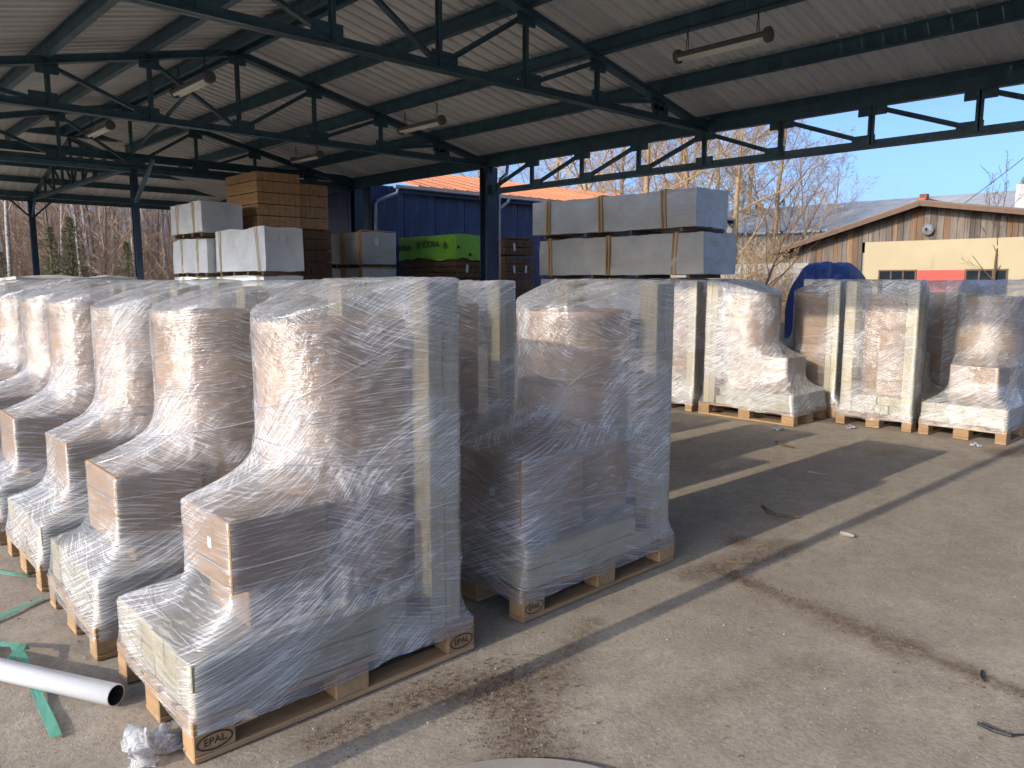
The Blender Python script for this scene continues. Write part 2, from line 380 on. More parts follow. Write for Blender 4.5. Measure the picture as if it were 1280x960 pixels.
# ------------------------------------------------------------------ ground: one sheet to the horizon
def build_ground():
    def axis(a, b, st, far):
        mid = list(np.arange(a, b+1e-6, st)); lo = []; hi = []; d = st
        p = a
        while p > -far: d *= 1.35; p -= d; lo.append(p)
        d = st; p = b
        while p < far: d *= 1.35; p += d; hi.append(p)
        return np.array(lo[::-1] + mid + hi)
    xs = axis(-.5, 10.5, .05, 900); ys = axis(-.8, 7.0, .05, 900)
    X, Y = np.meshgrid(xs, ys, indexing='ij')
    def seg(ax, ay, bx, by):
        dx, dy = bx-ax, by-ay; tt = np.clip(((X-ax)*dx+(Y-ay)*dy)/(dx*dx+dy*dy), 0, 1)
        return np.hypot(X-ax-tt*dx, Y-ay-tt*dy)
    n = fbm2(X, Y, 3.0, 4, 3); n2 = fbm2(X, Y, 1.1, 4, 9); nf = fbm2(X, Y, 9.0, 3, 11)
    D = np.zeros_like(X)
    def line(ax, ay, bx, by, w, k=1.0):
        nonlocal D
        d = seg(ax, ay, bx, by) + .05*n; D = np.maximum(D, k*np.clip(1.25 - d/w + .7*n + .4*nf, 0, 1))
    line(3.64,2.25,3.50,1.66,.07); line(3.50,1.66,3.37,.69,.06); line(3.37,.69,3.3,-.6,.06)
    line(3.45,1.5,3.42,1.15,.13,.8)
    line(2.12,2.06,1.72,2.22,.17); line(1.95,2.05,1.66,1.70,.16,.8); line(1.72,2.22,1.2,2.28,.10,.8)
    line(3.45,2.25,4.3,2.12,.13,.8); line(3.0,1.35,2.3,1.55,.10,.45)
    line(8.6,3.75,8.75,3.9,.22,.9); line(8.1,2.0,8.6,1.75,.20,.9); line(8.3,1.7,8.9,1.2,.3,.6)
    line(2.6,2.25,2.3,2.1,.09,.7); line(4.11,2.354,4.16,2.36,.09,.9)
    D = np.maximum(D, .55*np.clip(n2*1.6 - .35 + .5*n, 0, 1))
    S = np.clip((Y-33)/4, 0, 1); S = np.maximum(S, np.clip((X-19)/5, 0, 1)); S = np.maximum(S, np.clip((-6-X)/4,0,1))
    Z = np.where((X>-1)&(X<11)&(Y>-1)&(Y<7.5), .006*n2 - .004, -.004)
    Z = Z + .012*D*np.clip(nf,0,1)*((X>-1)&(X<11)&(Y>-1)&(Y<7.5))
    # the asphalt is kept level under the pallets
    for (x0,x1,y0,y1) in ((.7,2.2,2.2,13),(2.2,3.8,2.3,8),(7.7,11.2,1.9,6.3)):
        Z = np.where((X>x0)&(X<x1)&(Y>y0)&(Y<y1), -.004, Z)
    nx, ny = X.shape
    co = np.stack([X,Y,Z],-1).reshape(-1,3)
    i, j = np.meshgrid(np.arange(nx-1), np.arange(ny-1), indexing='ij'); a = (i*ny+j).ravel()
    fa = np.stack([a, a+ny, a+ny+1, a+1], -1)
    me = bpy.data.meshes.new('ground'); me.from_pydata(co.tolist(), [], fa.tolist()); me.materials.append(M['ground'])
    for nm, arr in (('dirt', D), ('soil', S)):
        me.attributes.new(nm, 'FLOAT', 'POINT').data.foreach_set('value', arr.ravel().astype(np.float32))
    me.polygons.foreach_set('use_smooth', [True]*len(me.polygons))
    tag(link('ground', me), kind='structure')
build_ground()
mb = MB()                                     # curved edge of an old concrete pad in the foreground
ring = [(1.30+.52*math.cos(a)*(1+.02*math.sin(5*a)), 1.33+.52*math.sin(a)) for a in [2*math.pi*k/72 for k in range(72)]]
mb.add([(x,y,-.05) for x,y in ring]+[(x,y,.012) for x,y in ring]+[(1.3+(x-1.3)*.985,1.33+(y-1.33)*.985,.016) for x,y in ring],
       [(k,(k+1)%72,72+(k+1)%72,72+k) for k in range(72)]+[(72+k,72+(k+1)%72,144+(k+1)%72,144+k) for k in range(72)]+[tuple(144+k for k in range(72))])
tag(mb.build('concrete_pad', M['concrete']), kind='structure')

# ------------------------------------------------------------------ the canopy
XL, XR, XA = .30, 13.0, 6.63                 # left eave, right eave, ridge
ZC, ZA = 4.38, 5.80                          # truss bottom chord, ridge height of the top chord
SL = (ZA-ZC)/(XR-XA)
TR_Y = [2.3, 8.45, 14.6, 20.75]
FY0, FY1 = 20.75, 31.5; FYA = (FY0+FY1)/2; FZA = 5.75
canopy = empty('open_canopy', (XA, 8.45, 0))
tag(canopy, 'open dark blue steel canopy with trusses, purlins and ribbed pale roof over the yard', 'canopy')
OFF = Vector((XA, 8.45, 0))
def cpart(name, mb, mat, smooth=False):
    o = mb.build(name, mat, canopy, smooth); o.location = -OFF; return o
def member(name, p0, p1, w, h, mat=None, up=(0,0,1)):
    p0, p1 = Vector(p0), Vector(p1); c = (p0+p1)/2
    o = MB().beam(p0-c, p1-c, w, h, up).build(name, mat or M['steel'], canopy); o.location = c-OFF; return o
def angle_member(name, p0, p1, w, t=.012, up=(0,0,1)):
    """two back-to-back steel angles, a T in section"""
    p0, p1 = Vector(p0), Vector(p1); c = (p0+p1)/2; a, b = p0-c, p1-c
    d = (b-a).normalized(); upv = Vector(up)
    if abs(d.dot(upv)) > .99: upv = Vector((1,0,0))
    sd = d.cross(upv).normalized(); u = sd.cross(d).normalized()
    mb = MB().beam(a, b, t*2, w, up); mb.beam(a-u*(w/2-t/2), b-u*(w/2-t/2), w*1.25, t, up)
    o = mb.build(name, M['steel'], canopy); o.location = c-OFF; return o
def gusset(p, w, h, axis):
    b = MB()
    if axis == 'x': b.box(-w/2,w/2,-.017,.017,-h/2,h/2)
    else: b.box(-.017,.017,-w/2,w/2,-h/2,h/2)
    o = b.build('gusset_plate', M['steel'], canopy); o.location = Vector(p)-OFF
def ztop(x): return ZA - abs(x-XA)*SL
def truss_x(y):
    angle_member('truss_bottom_chord', (XL,y,ZC), (XR,y,ZC), .13)
    angle_member('truss_top_chord', (XL-.1,y,ztop(XL-.1)), (XA,y,ZA), .14)
    angle_member('truss_top_chord', (XA,y,ZA), (XR+.1,y,ztop(XR+.1)), .14)
    st = (XR-XA)/4
    for sgn in (-1, 1):
        for k in range(0, 4):
            x = XA+sgn*st*k
            if k or sgn > 0:
                angle_member('web_post', (x,y,ZC), (x,y,ztop(x)-.02), .075); gusset((x+sgn*.08,y,ZC+.10), .42, .2, 'x')
            if k or sgn > 0: gusset((x,y,ztop(x)-.13), .34, .18, 'x')
            if k < 3:
                x2 = XA+sgn*st*(k+1)
                angle_member('web_diagonal', (x+sgn*.05,y,ZC+.05), (x2-sgn*.04,y,ztop(x2)-.08), .07)
        gusset((XA+sgn*(XR-XA)*.96, y, ZC+.06), .7, .22, 'x')
for y in TR_Y: truss_x(y)
# purlins carry the sheets
PY0, PY1 = -4.0, 26.3
for sgn in (-1, 1):
    for k in range(0, 5):
        x = XA+sgn*((XR-XA)/4*k + (.13 if k == 0 else 0))
        if sgn < 0 and k == 4: x = XL
        z = ztop(x)+.07+.11
        b = MB(); L = (PY1-PY0)/2
        b.box(-.012,.012,-L,L,-.11,.11); b.box(-.055,.055,-L,L,-.118,-.10); b.box(-.055,.055,-L,L,.10,.118)
        o = b.build('purlin', M['steel'], canopy); o.location = Vector((x,(PY0+PY1)/2,z-.04))-OFF
# right eave: long open girder between columns, the trusses land on it
GX = XR-.08; GZ0, GZ1 = 3.73, 4.40; PAN = (14.6-2.3)/8
angle_member('girder_bottom_chord', (GX,2.3,GZ0), (GX,14.6,GZ0), .13)
member('girder_top_chord', (GX,-4,GZ1), (GX,21,GZ1), .12, .20)
for k in range(0, 9):
    y = 14.6-PAN*k
    angle_member('web_post', (GX,y,GZ0), (GX,y,GZ1-.05), .085)
    gusset((GX-.02,y-(.12 if k<4 else -.12 if k>4 else 0),GZ0+.07), .36, .15, 'y'); gusset((GX-.02,y,GZ1-.15), .44, .16, 'y')
    if k < 8:
        if k < 4: a, b = (GX,y-.10,GZ0+.05), (GX,y-PAN+.08,GZ1-.12)
        else: a, b = (GX,y-PAN+.10,GZ0+.05), (GX,y-.08,GZ1-.12)
        angle_member('web_diagonal', a, b, .075)
member('eave_beam', (XL,-4,ZC+.06), (XL,21,ZC+.06), .12, .2)
member('tie_beam', (XL,20.75,4.28), (XR,20.75,4.28), .1, .12)
# columns
def column(x, y, h, w=.24, d=.20):
    b = MB(); b.box(-w/2,w/2,-d/2,-d/2+.022,0,h); b.box(-w/2,w/2,d/2-.022,d/2,0,h); b.box(-.013,.013,-d/2+.022,d/2-.022,0,h)
    b.box(-w/2-.08,w/2+.08,-d/2-.08,d/2+.08,0,.02)
    o = b.build('column', M['steel_col'], canopy); o.location = Vector((x,y,0))-OFF
column(GX, 14.6, GZ1-.1, .32, .30); column(GX, 2.3, GZ1-.1, .32, .30); column(GX, 20.6, GZ1-.1, .3, .26)
for y in (8.45, 14.6, 20.75): column(XL, y, ZC-.05, .2, .18)
column(.238, 2.19, ZC-.06, .10, .085)
column(XA, 20.75, ZC-.06, .15, .15); column(XA, FY1, ZC-.06, .18, .16); column(XL, FY1, ZC-.06); column(XR, FY1, ZC-.06)
member('knee_brace', (XA,FY1-.05,3.75), (XA,FY1-.7,ZC), .06, .06); member('knee_brace', (XA+.05,FY1,3.75), (XA+.7,FY1,ZC), .06, .06)
member('knee_brace', (XA-.05,FY1,3.75), (XA-.7,FY1,ZC), .06, .06)
member('knee_brace', (XA,20.7,3.5), (XA,19.3,ZC), .08, .08); member('ridge_brace', (XA,14.65,ZC), (XA,20.7,ZA-.15), .07, .07)
member('ridge_brace', (XA,20.75,ZC+.3), (XA,16.2,ZA-.15), .06, .06)
# roof sheets, each its own strip with an upstanding seam
PW = .29
def panel_mesh(L):
    b = MB(); w = PW-.004
    b.box(0,L,0,w,0,.012); b.box(0,L,0,.022,-.042,.0); b.box(0,L,w*.5-.006,w*.5+.006,-.007,.0)
    return b.mesh('roof_sheet', M['roof'])
ov = .45
Lm = math.hypot(XR-XA+ov, (XR-XA+ov)*SL); ang = math.atan(SL); zr = ZA+.07+.22+.026
pm = panel_mesh(Lm); ns = int((31.2-PY0)/PW)+1
for k in range(ns):
    y = PY0+k*PW
    link('roof_sheet', pm, canopy, Vector((XA,y,zr))-OFF, (0,ang,0))
    link('roof_sheet', pm, canopy, Vector((XA,y+PW,zr))-OFF, (0,ang,math.pi))
# far wing: ridge along X
FS = (FZA-ZC)/(FYA-FY0)
def fz(y): return FZA-abs(y-FYA)*FS
for x in (XA, XL, XR):
    angle_member('truss_bottom_chord', (x,FY0,ZC), (x,FY1,ZC), .13)
    angle_member('truss_top_chord', (x,FY0,ZC), (x,FYA,FZA), .13); angle_member('truss_top_chord', (x,FYA,FZA), (x,FY1,ZC), .13)
    st = (FYA-FY0)/5
    for sgn in (-1,1):
        for k in range(5):
            y = FYA+sgn*st*k
            if k or sgn > 0: angle_member('web_post', (x,y,ZC), (x,y,fz(y)), .07)
            if k < 4: angle_member('web_diagonal', (x,y+sgn*.04,ZC+.05), (x,y+sgn*st,fz(y+sgn*st)-.05), .06)
for sgn in (-1,1):
    for k in range(5):
        y = FYA+sgn*(FYA-FY0)/4*k + (sgn*.1 if k == 0 else 0); z = fz(y)+.07+.10-.02
        if sgn < 0 and k: continue
        member('purlin', (XL-3,y,z), (XR+.4,y,z), .07, .2)
member('purlin', (XL-3,FY0+.28,ZC+.24), (XR+.4,FY0+.28,ZC+.24), .07, .2)
member('eave_beam', (XL-3,FY1+.02,ZC-.03), (XR,FY1+.02,ZC-.03), .12, .14)
Lf = math.hypot(FYA-FY0+.3, (FYA-FY0+.3)*FS); af = math.atan(FS); pf = panel_mesh(Lf); zf = FZA+.07+.2+.024
for k in range(int((XR+.35-XL+3)/PW)):
    x = XL-3+k*PW
    link('roof_sheet', pf, canopy, Vector((x+PW,FYA,zf))-OFF, (0,af,math.pi/2))
    if x < XL-.5: link('roof_sheet', pf, canopy, Vector((x,FYA,zf))-OFF, (0,af,-math.pi/2))

# ------------------------------------------------------------------ hanging lamps
def lamp(x, y, z, label, L=1.36):
    e = empty('fluorescent_lamp', (x,y,z)); tag(e, label, 'lamp', 'fluorescent lamps hung under the canopy')
    b = MB(); prof = [(-.08,-.02),(-.09,.02),(-.055,.055),(.055,.055),(.09,.02),(.08,-.02)]
    h = L/2-.05
    b.add([(px,-h,pz) for px,pz in prof]+[(px,h,pz) for px,pz in prof], [(i,i+1,7+i,6+i) for i in range(5)]+[(5,0,6,11),(5,4,3,2,1,0),(6,7,8,9,10,11)])
    b.build('housing', M['lamp_body'], e)
    for sx in (-.045,.045):
        d = MB().tube([(sx,-h+.02,-.03),(sx,h-.02,-.03)], .026, 10).build('tube', M['tube_lamp'], e, True)
    bpart('reflector', -.08,.08,-h+.01,h-.01,-.03,-.022, M['tube_lamp'], e)
    for sy in (-1,1):
        MB().tube([(0,sy*(h-.002),.015),(0,sy*(h+.05),.015),(0,sy*(h+.065),.015)], [.092,.092,.065], 14).build('end_cap', M['lamp_body'], e)
        zt = .36
        MB().tube([(-.03,sy*(h-.12),.07),(0,sy*(h-.12),zt)], .006, 5).build('hanger', M['wire'], e)
        MB().tube([(.03,sy*(h-.12),.07),(0,sy*(h-.12),zt)], .006, 5).build('hanger', M['wire'], e)
    return e
lz = 4.52
lamp(9.03, 5.72, lz, 'largest grey strip lamp, hanging under the right-hand roof slope at upper right')
lamp(9.28, 12.45, lz, 'strip lamp hanging under the right-hand slope, between the first and second roof trusses')
lamp(4.88, 12.35, lz, 'strip lamp with three pale ribs hanging near the ridge, upper left')
lamp(4.92, 17.2, lz, 'small strip lamp at far left, above the truss with the slanted top')
lamp(9.65, 17.6, lz, 'farthest strip lamp, dim above the brown stack of lumber')
for x, lab in ((9.05,'thin wire stretched along the right roof slope above its lamps'), (4.9,'thin wire stretched along the left roof slope above its lamps')):
    b = MB(); b.tube([(x,2.3,lz+.40),(x,5.2,lz+.365),(x,8.45,lz+.38),(x+.15,12.5,lz+.365),(x+.2,14.6,lz+.38),(x+.4,20.7,lz+.37)], .007, 5)
    tag(b.build('hanging_wire', M['wire']), lab, 'wire')

# ------------------------------------------------------------------ film-wrapped pallet loads
PAL = dict(x=1.2, y=.8)
def hull2(pts):
    pts = sorted(set((round(a,5),round(b,5)) for a,b in pts))
    def half(ps):
        h = []
        for p in ps:
            while len(h) > 1 and (h[-1][0]-h[-2][0])*(p[1]-h[-2][1])-(h[-1][1]-h[-2][1])*(p[0]-h[-2][0]) <= 0: h.pop()
            h.append(p)
        return h
    a = half(pts); b = half(pts[::-1]); return a[:-1]+b[:-1]
def rect(x0,x1,y0,y1): return [(x0,y0),(x1,y0),(x1,y1),(x0,y1)]
def make_load(v, NT_=208, NZ=124):
    """meshes of one variant of load: v holds the sizes of what is on the pallet"""
    cx, cy = .70, .41
    circ = [(v['dx']+(v['dr']+.010)*math.cos(a), v['dy']+(v['dr']+.010)*math.sin(a)) for a in [2*math.pi*k/40 for k in range(40)]]
    plank_r = rect(v['px0'], v['px1'], .02, .78)
    def content(z):
        p = list(circ) if z > .34 else []
        p += plank_r
        if z < .15: p += rect(0,1.2,0,.8)
        if z < v['tz']: p += rect(v['tx0'],1.12,.01,.79)
        for (x0,x1,y0,y1,z0,z1) in v['boxes']:
            if z0-.01 <= z <= z1: p += rect(x0,x1,y0,y1)
        return p
    th = np.linspace(0, 2*np.pi, NT_, endpoint=False); dirs = np.stack([np.cos(th),np.sin(th)])
    def radial(z):
        h = hull2([(a-cx,b-cy) for a,b in content(z)]); n = len(h); best = np.zeros(NT_)
        for i in range(n):
            a, b = h[i], h[(i+1)%n]; nx, ny = b[1]-a[1], -(b[0]-a[0]); l = math.hypot(nx,ny)
            if l < 1e-6: continue
            nx /= l; ny /= l; d = max(nx*a[0]+ny*a[1], .02)
            best = np.maximum(best, (nx*dirs[0]+ny*dirs[1])/d)
        return 1/best
    zt0 = v['zt']
    ztops = zt0[0]+(zt0[1]-zt0[0])*np.clip((cx+radial(1.5)*dirs[0]-.48)/(v['px0']-.48), 0, 1)**.8
    zs_ref = np.linspace(0, 1.62, 200); Rref = np.array([radial(z) for z in zs_ref])
    S = Rref.copy()
    for it in range(v.get('relax', 46)*3):
        T = S.copy(); T[1:-1] = (S[:-2]+S[2:])/2; S = np.maximum(Rref, T)
        if it % 30 == 0: S = np.maximum(Rref, (S+np.roll(S,1,1)+np.roll(S,-1,1))/3)
    free = np.clip((S-Rref)/.03, 0, 1)
    zb = v['zb'] + .022*fbm2(th*2.2, th*0, 1.0, 3, v['seed']) 
    vv = np.linspace(0, 1, NZ)
    rows = []; uvs = []; frs = []
    for t in vv:
        z = zb + t*(ztops-zb)
        zi = np.clip(z/1.62*199, 0, 198.999); i0 = zi.astype(int); f = zi-i0; ar = np.arange(NT_)
        r = S[i0,ar]*(1-f)+S[i0+1,ar]*f; fr = free[i0,ar]*(1-f)+free[i0+1,ar]*f
        u = th*.62
        w = fbm2(u*2.0+z*.6, z*18-u*2.5, 1.0, 3, v['seed']+1)*.0014 + fbm2(u*3-z*3, z*9+u*3, 1.0, 3, v['seed']+2)*.010*(.35+fr)
        w += np.abs(fbm2(u*4.0-z*5, z*4+u*7, 1.0, 3, v['seed']+4))*.013*fr
        r = r+.004+np.maximum(w, -.003)
        frs.append(fr); rows.append(np.stack([cx+r*dirs[0]-.6, cy+r*dirs[1]-.4, z], -1)); uvs.append(np.stack([u, z], -1))
    # rounded shoulder and the sheet drawn over the top
    last = rows[-1]; rl = np.hypot(last[:,0]-(cx-.6), last[:,1]-(cy-.4))
    for k, s in enumerate((.985,.95,.86,.72,.55,.36,.18,.04)):
        x = (cx-.6)+dirs[0]*rl*s; y = (cy-.4)+dirs[1]*rl*s
        z = zt0[0]+(zt0[1]-zt0[0])*np.clip((x+.6-.48)/(v['px0']-.48),0,1)**.8
        z = z + (.006 if k else .003) + .010*fbm2(x*9+3, y*5, 1.0, 3, v['seed']+5) + .006*fbm2(x*3, y*22, 1.0, 2, v['seed']+6)
        z = np.maximum(z, np.where(x+.6 > v['px0']-.02, zt0[1]+.004, v['dz']+.006))
        frs.append(np.full(NT_,1.15)); rows.append(np.stack([x,y,z],-1)); uvs.append(np.stack([th*.62, 1.6+(1-s)*.5+0*x],-1))
    NR = len(rows); P = np.concatenate(rows); U = np.concatenate(uvs)
    i, j = np.meshgrid(np.arange(NR-1), np.arange(NT_), indexing='ij'); a = (i*NT_+j).ravel(); b = (i*NT_+(j+1)%NT_).ravel()
    faces = np.stack([a,b,b+NT_,a+NT_],-1)
    me = bpy.data.meshes.new('stretch_film'); me.from_pydata(P.tolist(), [], faces.tolist()); me.materials.append(M['film'])
    uv = me.uv_layers.new(name='UVMap'); lu = U[faces.ravel()].copy().reshape(-1,4,2)
    wrap = (lu[:,:,0].max(1)-lu[:,:,0].min(1)) > 1.0
    lu[wrap] = np.where((lu[wrap][:,:,0:1] < 1.0), lu[wrap]+np.array([2*np.pi*.62,0]), lu[wrap])
    uv.data.foreach_set('uv', lu.reshape(-1).astype(np.float32))
    fr_all = np.concatenate(frs); sdv = v['seed']
    m1 = np.clip(.55+2.0*fbm2(U[:,0]*2.2+U[:,1]*.9, U[:,1]*2.4-U[:,0]*.8, 1.0, 3, sdv+8), 0, 1)
    m2 = np.clip(.22+2.0*fbm2(U[:,0]*2.6-U[:,1], U[:,1]*3.2, 1.0, 3, sdv+9)+.55*fr_all, 0, 1)
    for nm, arr in (('m1',m1),('m2',m2)): me.attributes.new(nm,'FLOAT','POINT').data.foreach_set('value', arr.astype(np.float32))
    me.polygons.foreach_set('use_smooth', [True]*len(me.polygons))
    # rolled film ropes wound round the load
    ropes = []
    rr_ = random.Random(v['seed']); extra = [(rr_.uniform(.35,1.35), rr_.uniform(.03,.26)*rr_.choice((-1,1)), rr_.uniform(0,6.28), rr_.uniform(.0010,.0018)) for _k in range(6)]
    for (z0, amp, ph, rr) in v['ropes']+extra:
        pts = []
        for k in range(0, NT_+1, 2):
            kk = k % NT_; z = z0+amp*math.sin(th[kk]-ph)+.008*math.sin(3*th[kk]+ph); z = min(max(z,.07), ztops[kk]-.01)
            r = S[int(z/1.62*199), kk]+.009
            pts.append((cx+r*dirs[0][kk]-.6, cy+r*dirs[1][kk]-.4, z))
        ropes.append(MB().tube(pts, rr, 5, False).mesh('film_rope', M['film_loose'], True))
    return me, ropes
def pallet_parts(root, stamps):
    c = lambda n,x0,x1,y0,y1,z0,z1,m: bpart(n, x0-.6,x1-.6,y0-.4,y1-.4,z0,z1, m, root, .004)
    for y0, y1 in ((0,.1),(.3275,.4725),(.7,.8)): c('bottom_board', 0,1.2,y0,y1,0,.022, M['pallet_wood'])
    for x0, x1 in ((0,.145),(.5275,.6725),(1.055,1.2)):
        for y0, y1 in ((0,.1),(.3275,.4725),(.7,.8)): c('block', x0+.001,x1-.001,y0+.001,y1-.001,.0225,.0995, M['block_wood'])
        bpart('stringer_board', x0-.6,x1-.6,-.4,.4,.1,.1215, M['pallet_wood'], root, .004)
    for y0, y1 in ((0,.145),(.19,.29),(.3275,.4725),(.51,.61),(.655,.8)): c('deck_board', 0,1.2,y0,y1,.122,.1435, M['pallet_wood'])
    for x in stamps: link('stamp', stamp_mesh, root, (x-.6,-.4005,.061), (math.pi/2,0,0))
def text_mesh(s, size, ext=.0008):
    cu = bpy.data.curves.new('t','FONT'); cu.body = s; cu.size = size; cu.align_x = 'CENTER'; cu.align_y = 'CENTER'; cu.extrude = ext
    o = bpy.data.objects.new('t', cu); col.objects.link(o); dg = bpy.context.evaluated_depsgraph_get()
    me = bpy.data.meshes.new_from_object(o.evaluated_get(dg)); bpy.data.objects.remove(o); bpy.data.curves.remove(cu); return me
def mesh_into(mb, me, mi=0, off=(0,0,0)):
    mb.add([(v.co.x+off[0],v.co.y+off[1],v.co.z+off[2]) for v in me.vertices], [tuple(p.vertices) for p in me.polygons], mi); return mb
def ring_xy(mb, rx, ry, w, n=36, z=.0008):
    vs = [(rx*k*math.cos(2*math.pi*i/n), (ry*k if k==1 else ry-(rx-rx*k))*math.sin(2*math.pi*i/n), z) for k in (1,1-w/rx) for i in range(n)]
    mb.add(vs, [(i,(i+1)%n,n+(i+1)%n,n+i) for i in range(n)]); return mb
sb = MB(); mesh_into(sb, text_mesh('EPAL', .036)); ring_xy(sb, .062, .031, .006)
stamp_mesh = sb.mesh('stamp', M['stamp'])

drum_cache = {}
def drum_mesh(r, z0, z1):
    k = (r,z0,z1)
    if k not in drum_cache:
        b = MB(); n = 48; prof = [(r*.97,z0),(r,z0+.01)]
        zz = z0+.06
        while zz < z1-.08: prof += [(r,zz),(r-.003,zz+.004),(r,zz+.008)]; zz += .21
        prof += [(r,z1-.045),(r+.006,z1-.042),(r+.006,z1-.004),(r,z1),(r*.9,z1-.004),(.01,z1-.004)]
        vs = [(pr*math.cos(2*math.pi*j/n),pr*math.sin(2*math.pi*j/n),pz) for pr,pz in prof for j in range(n)]
        fs = [(i*n+j,i*n+(j+1)%n,(i+1)*n+(j+1)%n,(i+1)*n+j) for i in range(len(prof)-1) for j in range(n)]
        drum_cache[k] = b.add(vs,fs).mesh('drum', M['drum'], True)
    return drum_cache[k]

V = {
 'a': dict(dx=.79,dy=.42,dr=.300,dz=1.42,px0=.985,px1=1.14,tx0=.01,tz=.338,boxes=[(.19,.56,.09,.52,.50,.76),(.27,.56,.14,.5,.338,.50)],zt=(1.435,1.585),zb=.098,seed=3,
           ropes=[(.62,.05,4.4,.0026),(.90,.035,.6,.0026),(.93,-.03,4.2,.0026),(.40,.04,5.0,.0026)], relax=42),
 'b': dict(dx=.78,dy=.41,dr=.302,dz=1.42,px0=1.0,px1=1.16,tx0=.03,tz=.335,boxes=[(.06,.5,.08,.56,.336,.75)],zt=(1.435,1.575),zb=.085,seed=23,
           ropes=[(.86,.04,5.2,.0026),(.52,.05,.5,.0026),(1.2,.12,5.4,.0026)], relax=34),
 'c': dict(dx=.75,dy=.40,dr=.302,dz=1.43,px0=1.0,px1=1.14,tx0=.02,tz=.335,boxes=[(.15,.52,.12,.58,.42,.74),(.22,.5,.15,.55,.336,.42)],zt=(1.44,1.57),zb=.075,seed=43,
           ropes=[(.88,.05,3.9,.0026),(.58,.06,1.9,.0026)], relax=40),
 'd': dict(dx=.755,dy=.42,dr=.302,dz=1.41,px0=1.0,px1=1.15,tx0=.02,tz=.335,boxes=[(.20,.56,.16,.6,.336,.72)],zt=(1.425,1.575),zb=.12,seed=63,
           ropes=[(.80,.05,2.9,.0026),(.47,.04,.9,.0026)], relax=40),
}
for k in V: V[k]['film'], V[k]['rope_m'] = make_load(V[k])
lr = random.Random(21)
def load(x, y, rot, var, label, stamps=()):
    """x, y: corner nearest the origin of the footprint; rot in quarter turns"""
    L, W = (1.2,.8) if rot % 2 == 0 else (.8,1.2)
    e = empty('wrapped_pallet', (x+L/2, y+W/2, 0), rot*math.pi/2 + lr.uniform(-.012,.012))
    tag(e, label, 'pallet load', 'film-wrapped pallet loads'); v = V[var]
    pallet_parts(e, stamps)
    nb = 6; w = .78/nb; hz = (v['tz']-.146)/2
    for lay in range(2):
        for k in range(nb):
            x0 = v['tx0']+lr.uniform(.0,.012); x1 = ((.985 if lay == 0 else .86) if k in (0,nb-1) else 1.13)+lr.uniform(-.03,.006)
            bpart('timber', x0-.6, x1-.6, .01+k*w+.002-.4, .01+(k+1)*w-.002-.4, .1455+lay*hz, .1455+(lay+1)*hz-.003, M['timber'], e, .003)
    tk = (v['px1']-v['px0'])/2
    for y0 in (.02,.665):
        for lay in range(2):
            zt = v['zt'][1]-.012-lr.choice((0,0,.004,.012))
            bpart('post', v['px0']+lay*tk+.0015-.6, v['px0']+(lay+1)*tk-.0015-.6, y0-.4, y0+.115-.4, .1455, zt, M['plank'], e, .004)
    link('drum', drum_mesh(v['dr'], .338, v['dz']), e, (v['dx']-.6, v['dy']-.4, 0), (0,0,lr.uniform(0,6)))
    for (x0,x1,y0,y1,z0,z1) in v['boxes'][::-1]:
        q = bpart('cardboard_box', x0-.6,x1-.6,y0-.4,y1-.4,z0+.001,z1-.001, M['cardboard'], e, .004)
        if z1-z0 > .2:
            (var in 'ab') and bpart('paper_label', -(x1-x0)/2-.0025, -(x1-x0)/2-.0005, -.06, -.025, .0, .04, M['label_white'], q)
    link('stretch_film', v['film'], e)
    for r_ in v['rope_m']: link('film_rope', r_, e)
    return e
load(.85, 2.42, 0, 'a', 'nearest film-wrapped load, EPAL stamped on its pallet, brown drum over a box', (.0725,1.1275))
load(.825, 3.40, 0, 'c', 'second load from the front in the left row, directly behind the nearest one')
load(.83, 4.39, 0, 'd', 'third load from the front in the left row of wrapped pallets')
load(.82, 5.36, 0, 'c', 'fourth load from the front in the left row of wrapped pallets')
l5 = load(.84, 6.35, 0, 'b', 'fifth load of the left row, an orange sticker on its drum')
load(.82, 7.36, 0, 'a', 'sixth load of the left row, drum cut by the left picture edge')
load(.84, 8.36, 0, 'c', 'seventh load of the left row, only its film-covered top showing')
load(.82, 9.36, 0, 'd', 'eighth and last load of the left row, its post tops showing far left')
load(2.37, 2.45, 0, 'b', 'lone-standing wrapped load right of centre, timber ends bare at its corner', (.0725,))
load(2.36, 3.68, 0, 'c', 'wrapped load seen in the gap between the two foremost loads')
load(2.33, 4.70, 0, 'a', 'wrapped load two places behind the lone-standing one, just its post tops showing')
load(2.35, 5.72, 0, 'd', 'wrapped load third behind the lone-standing one, mostly hidden')
load(7.90, 5.24, 2, 'c', 'narrow sunlit post and film of a load, leftmost of the right-hand group')
load(7.87, 3.93, 1, 'd', 'sunlit wrapped load stepping down to the right, long side facing, right-hand group')
load(8.76, 3.84, 3, 'c', 'shaded wrapped load with a sunlit upright post, behind the stepped sunlit one')
load(8.46, 2.93, 2, 'b', 'wrapped load showing its tall flat end between two posts, timber ends at its foot')
load(8.47, 2.07, 0, 'd', 'rightmost wrapped load, box and low front facing the yard')
load(9.80, 2.75, 2, 'c', 'dim wrapped load behind the gap between the two rightmost loads')
load(9.72, 4.05, 2, 'a', 'wrapped load at the back of the right-hand group, only its top edge showing')
link('sticker', MB().box(-.02,.02,-.001,.001,-.03,.03).mesh('sticker', M['label_orange']), l5, (V['b']['dx']-.6-.272, V['b']['dy']-.4-.125, 1.25), (0,0,math.radians(-65)))

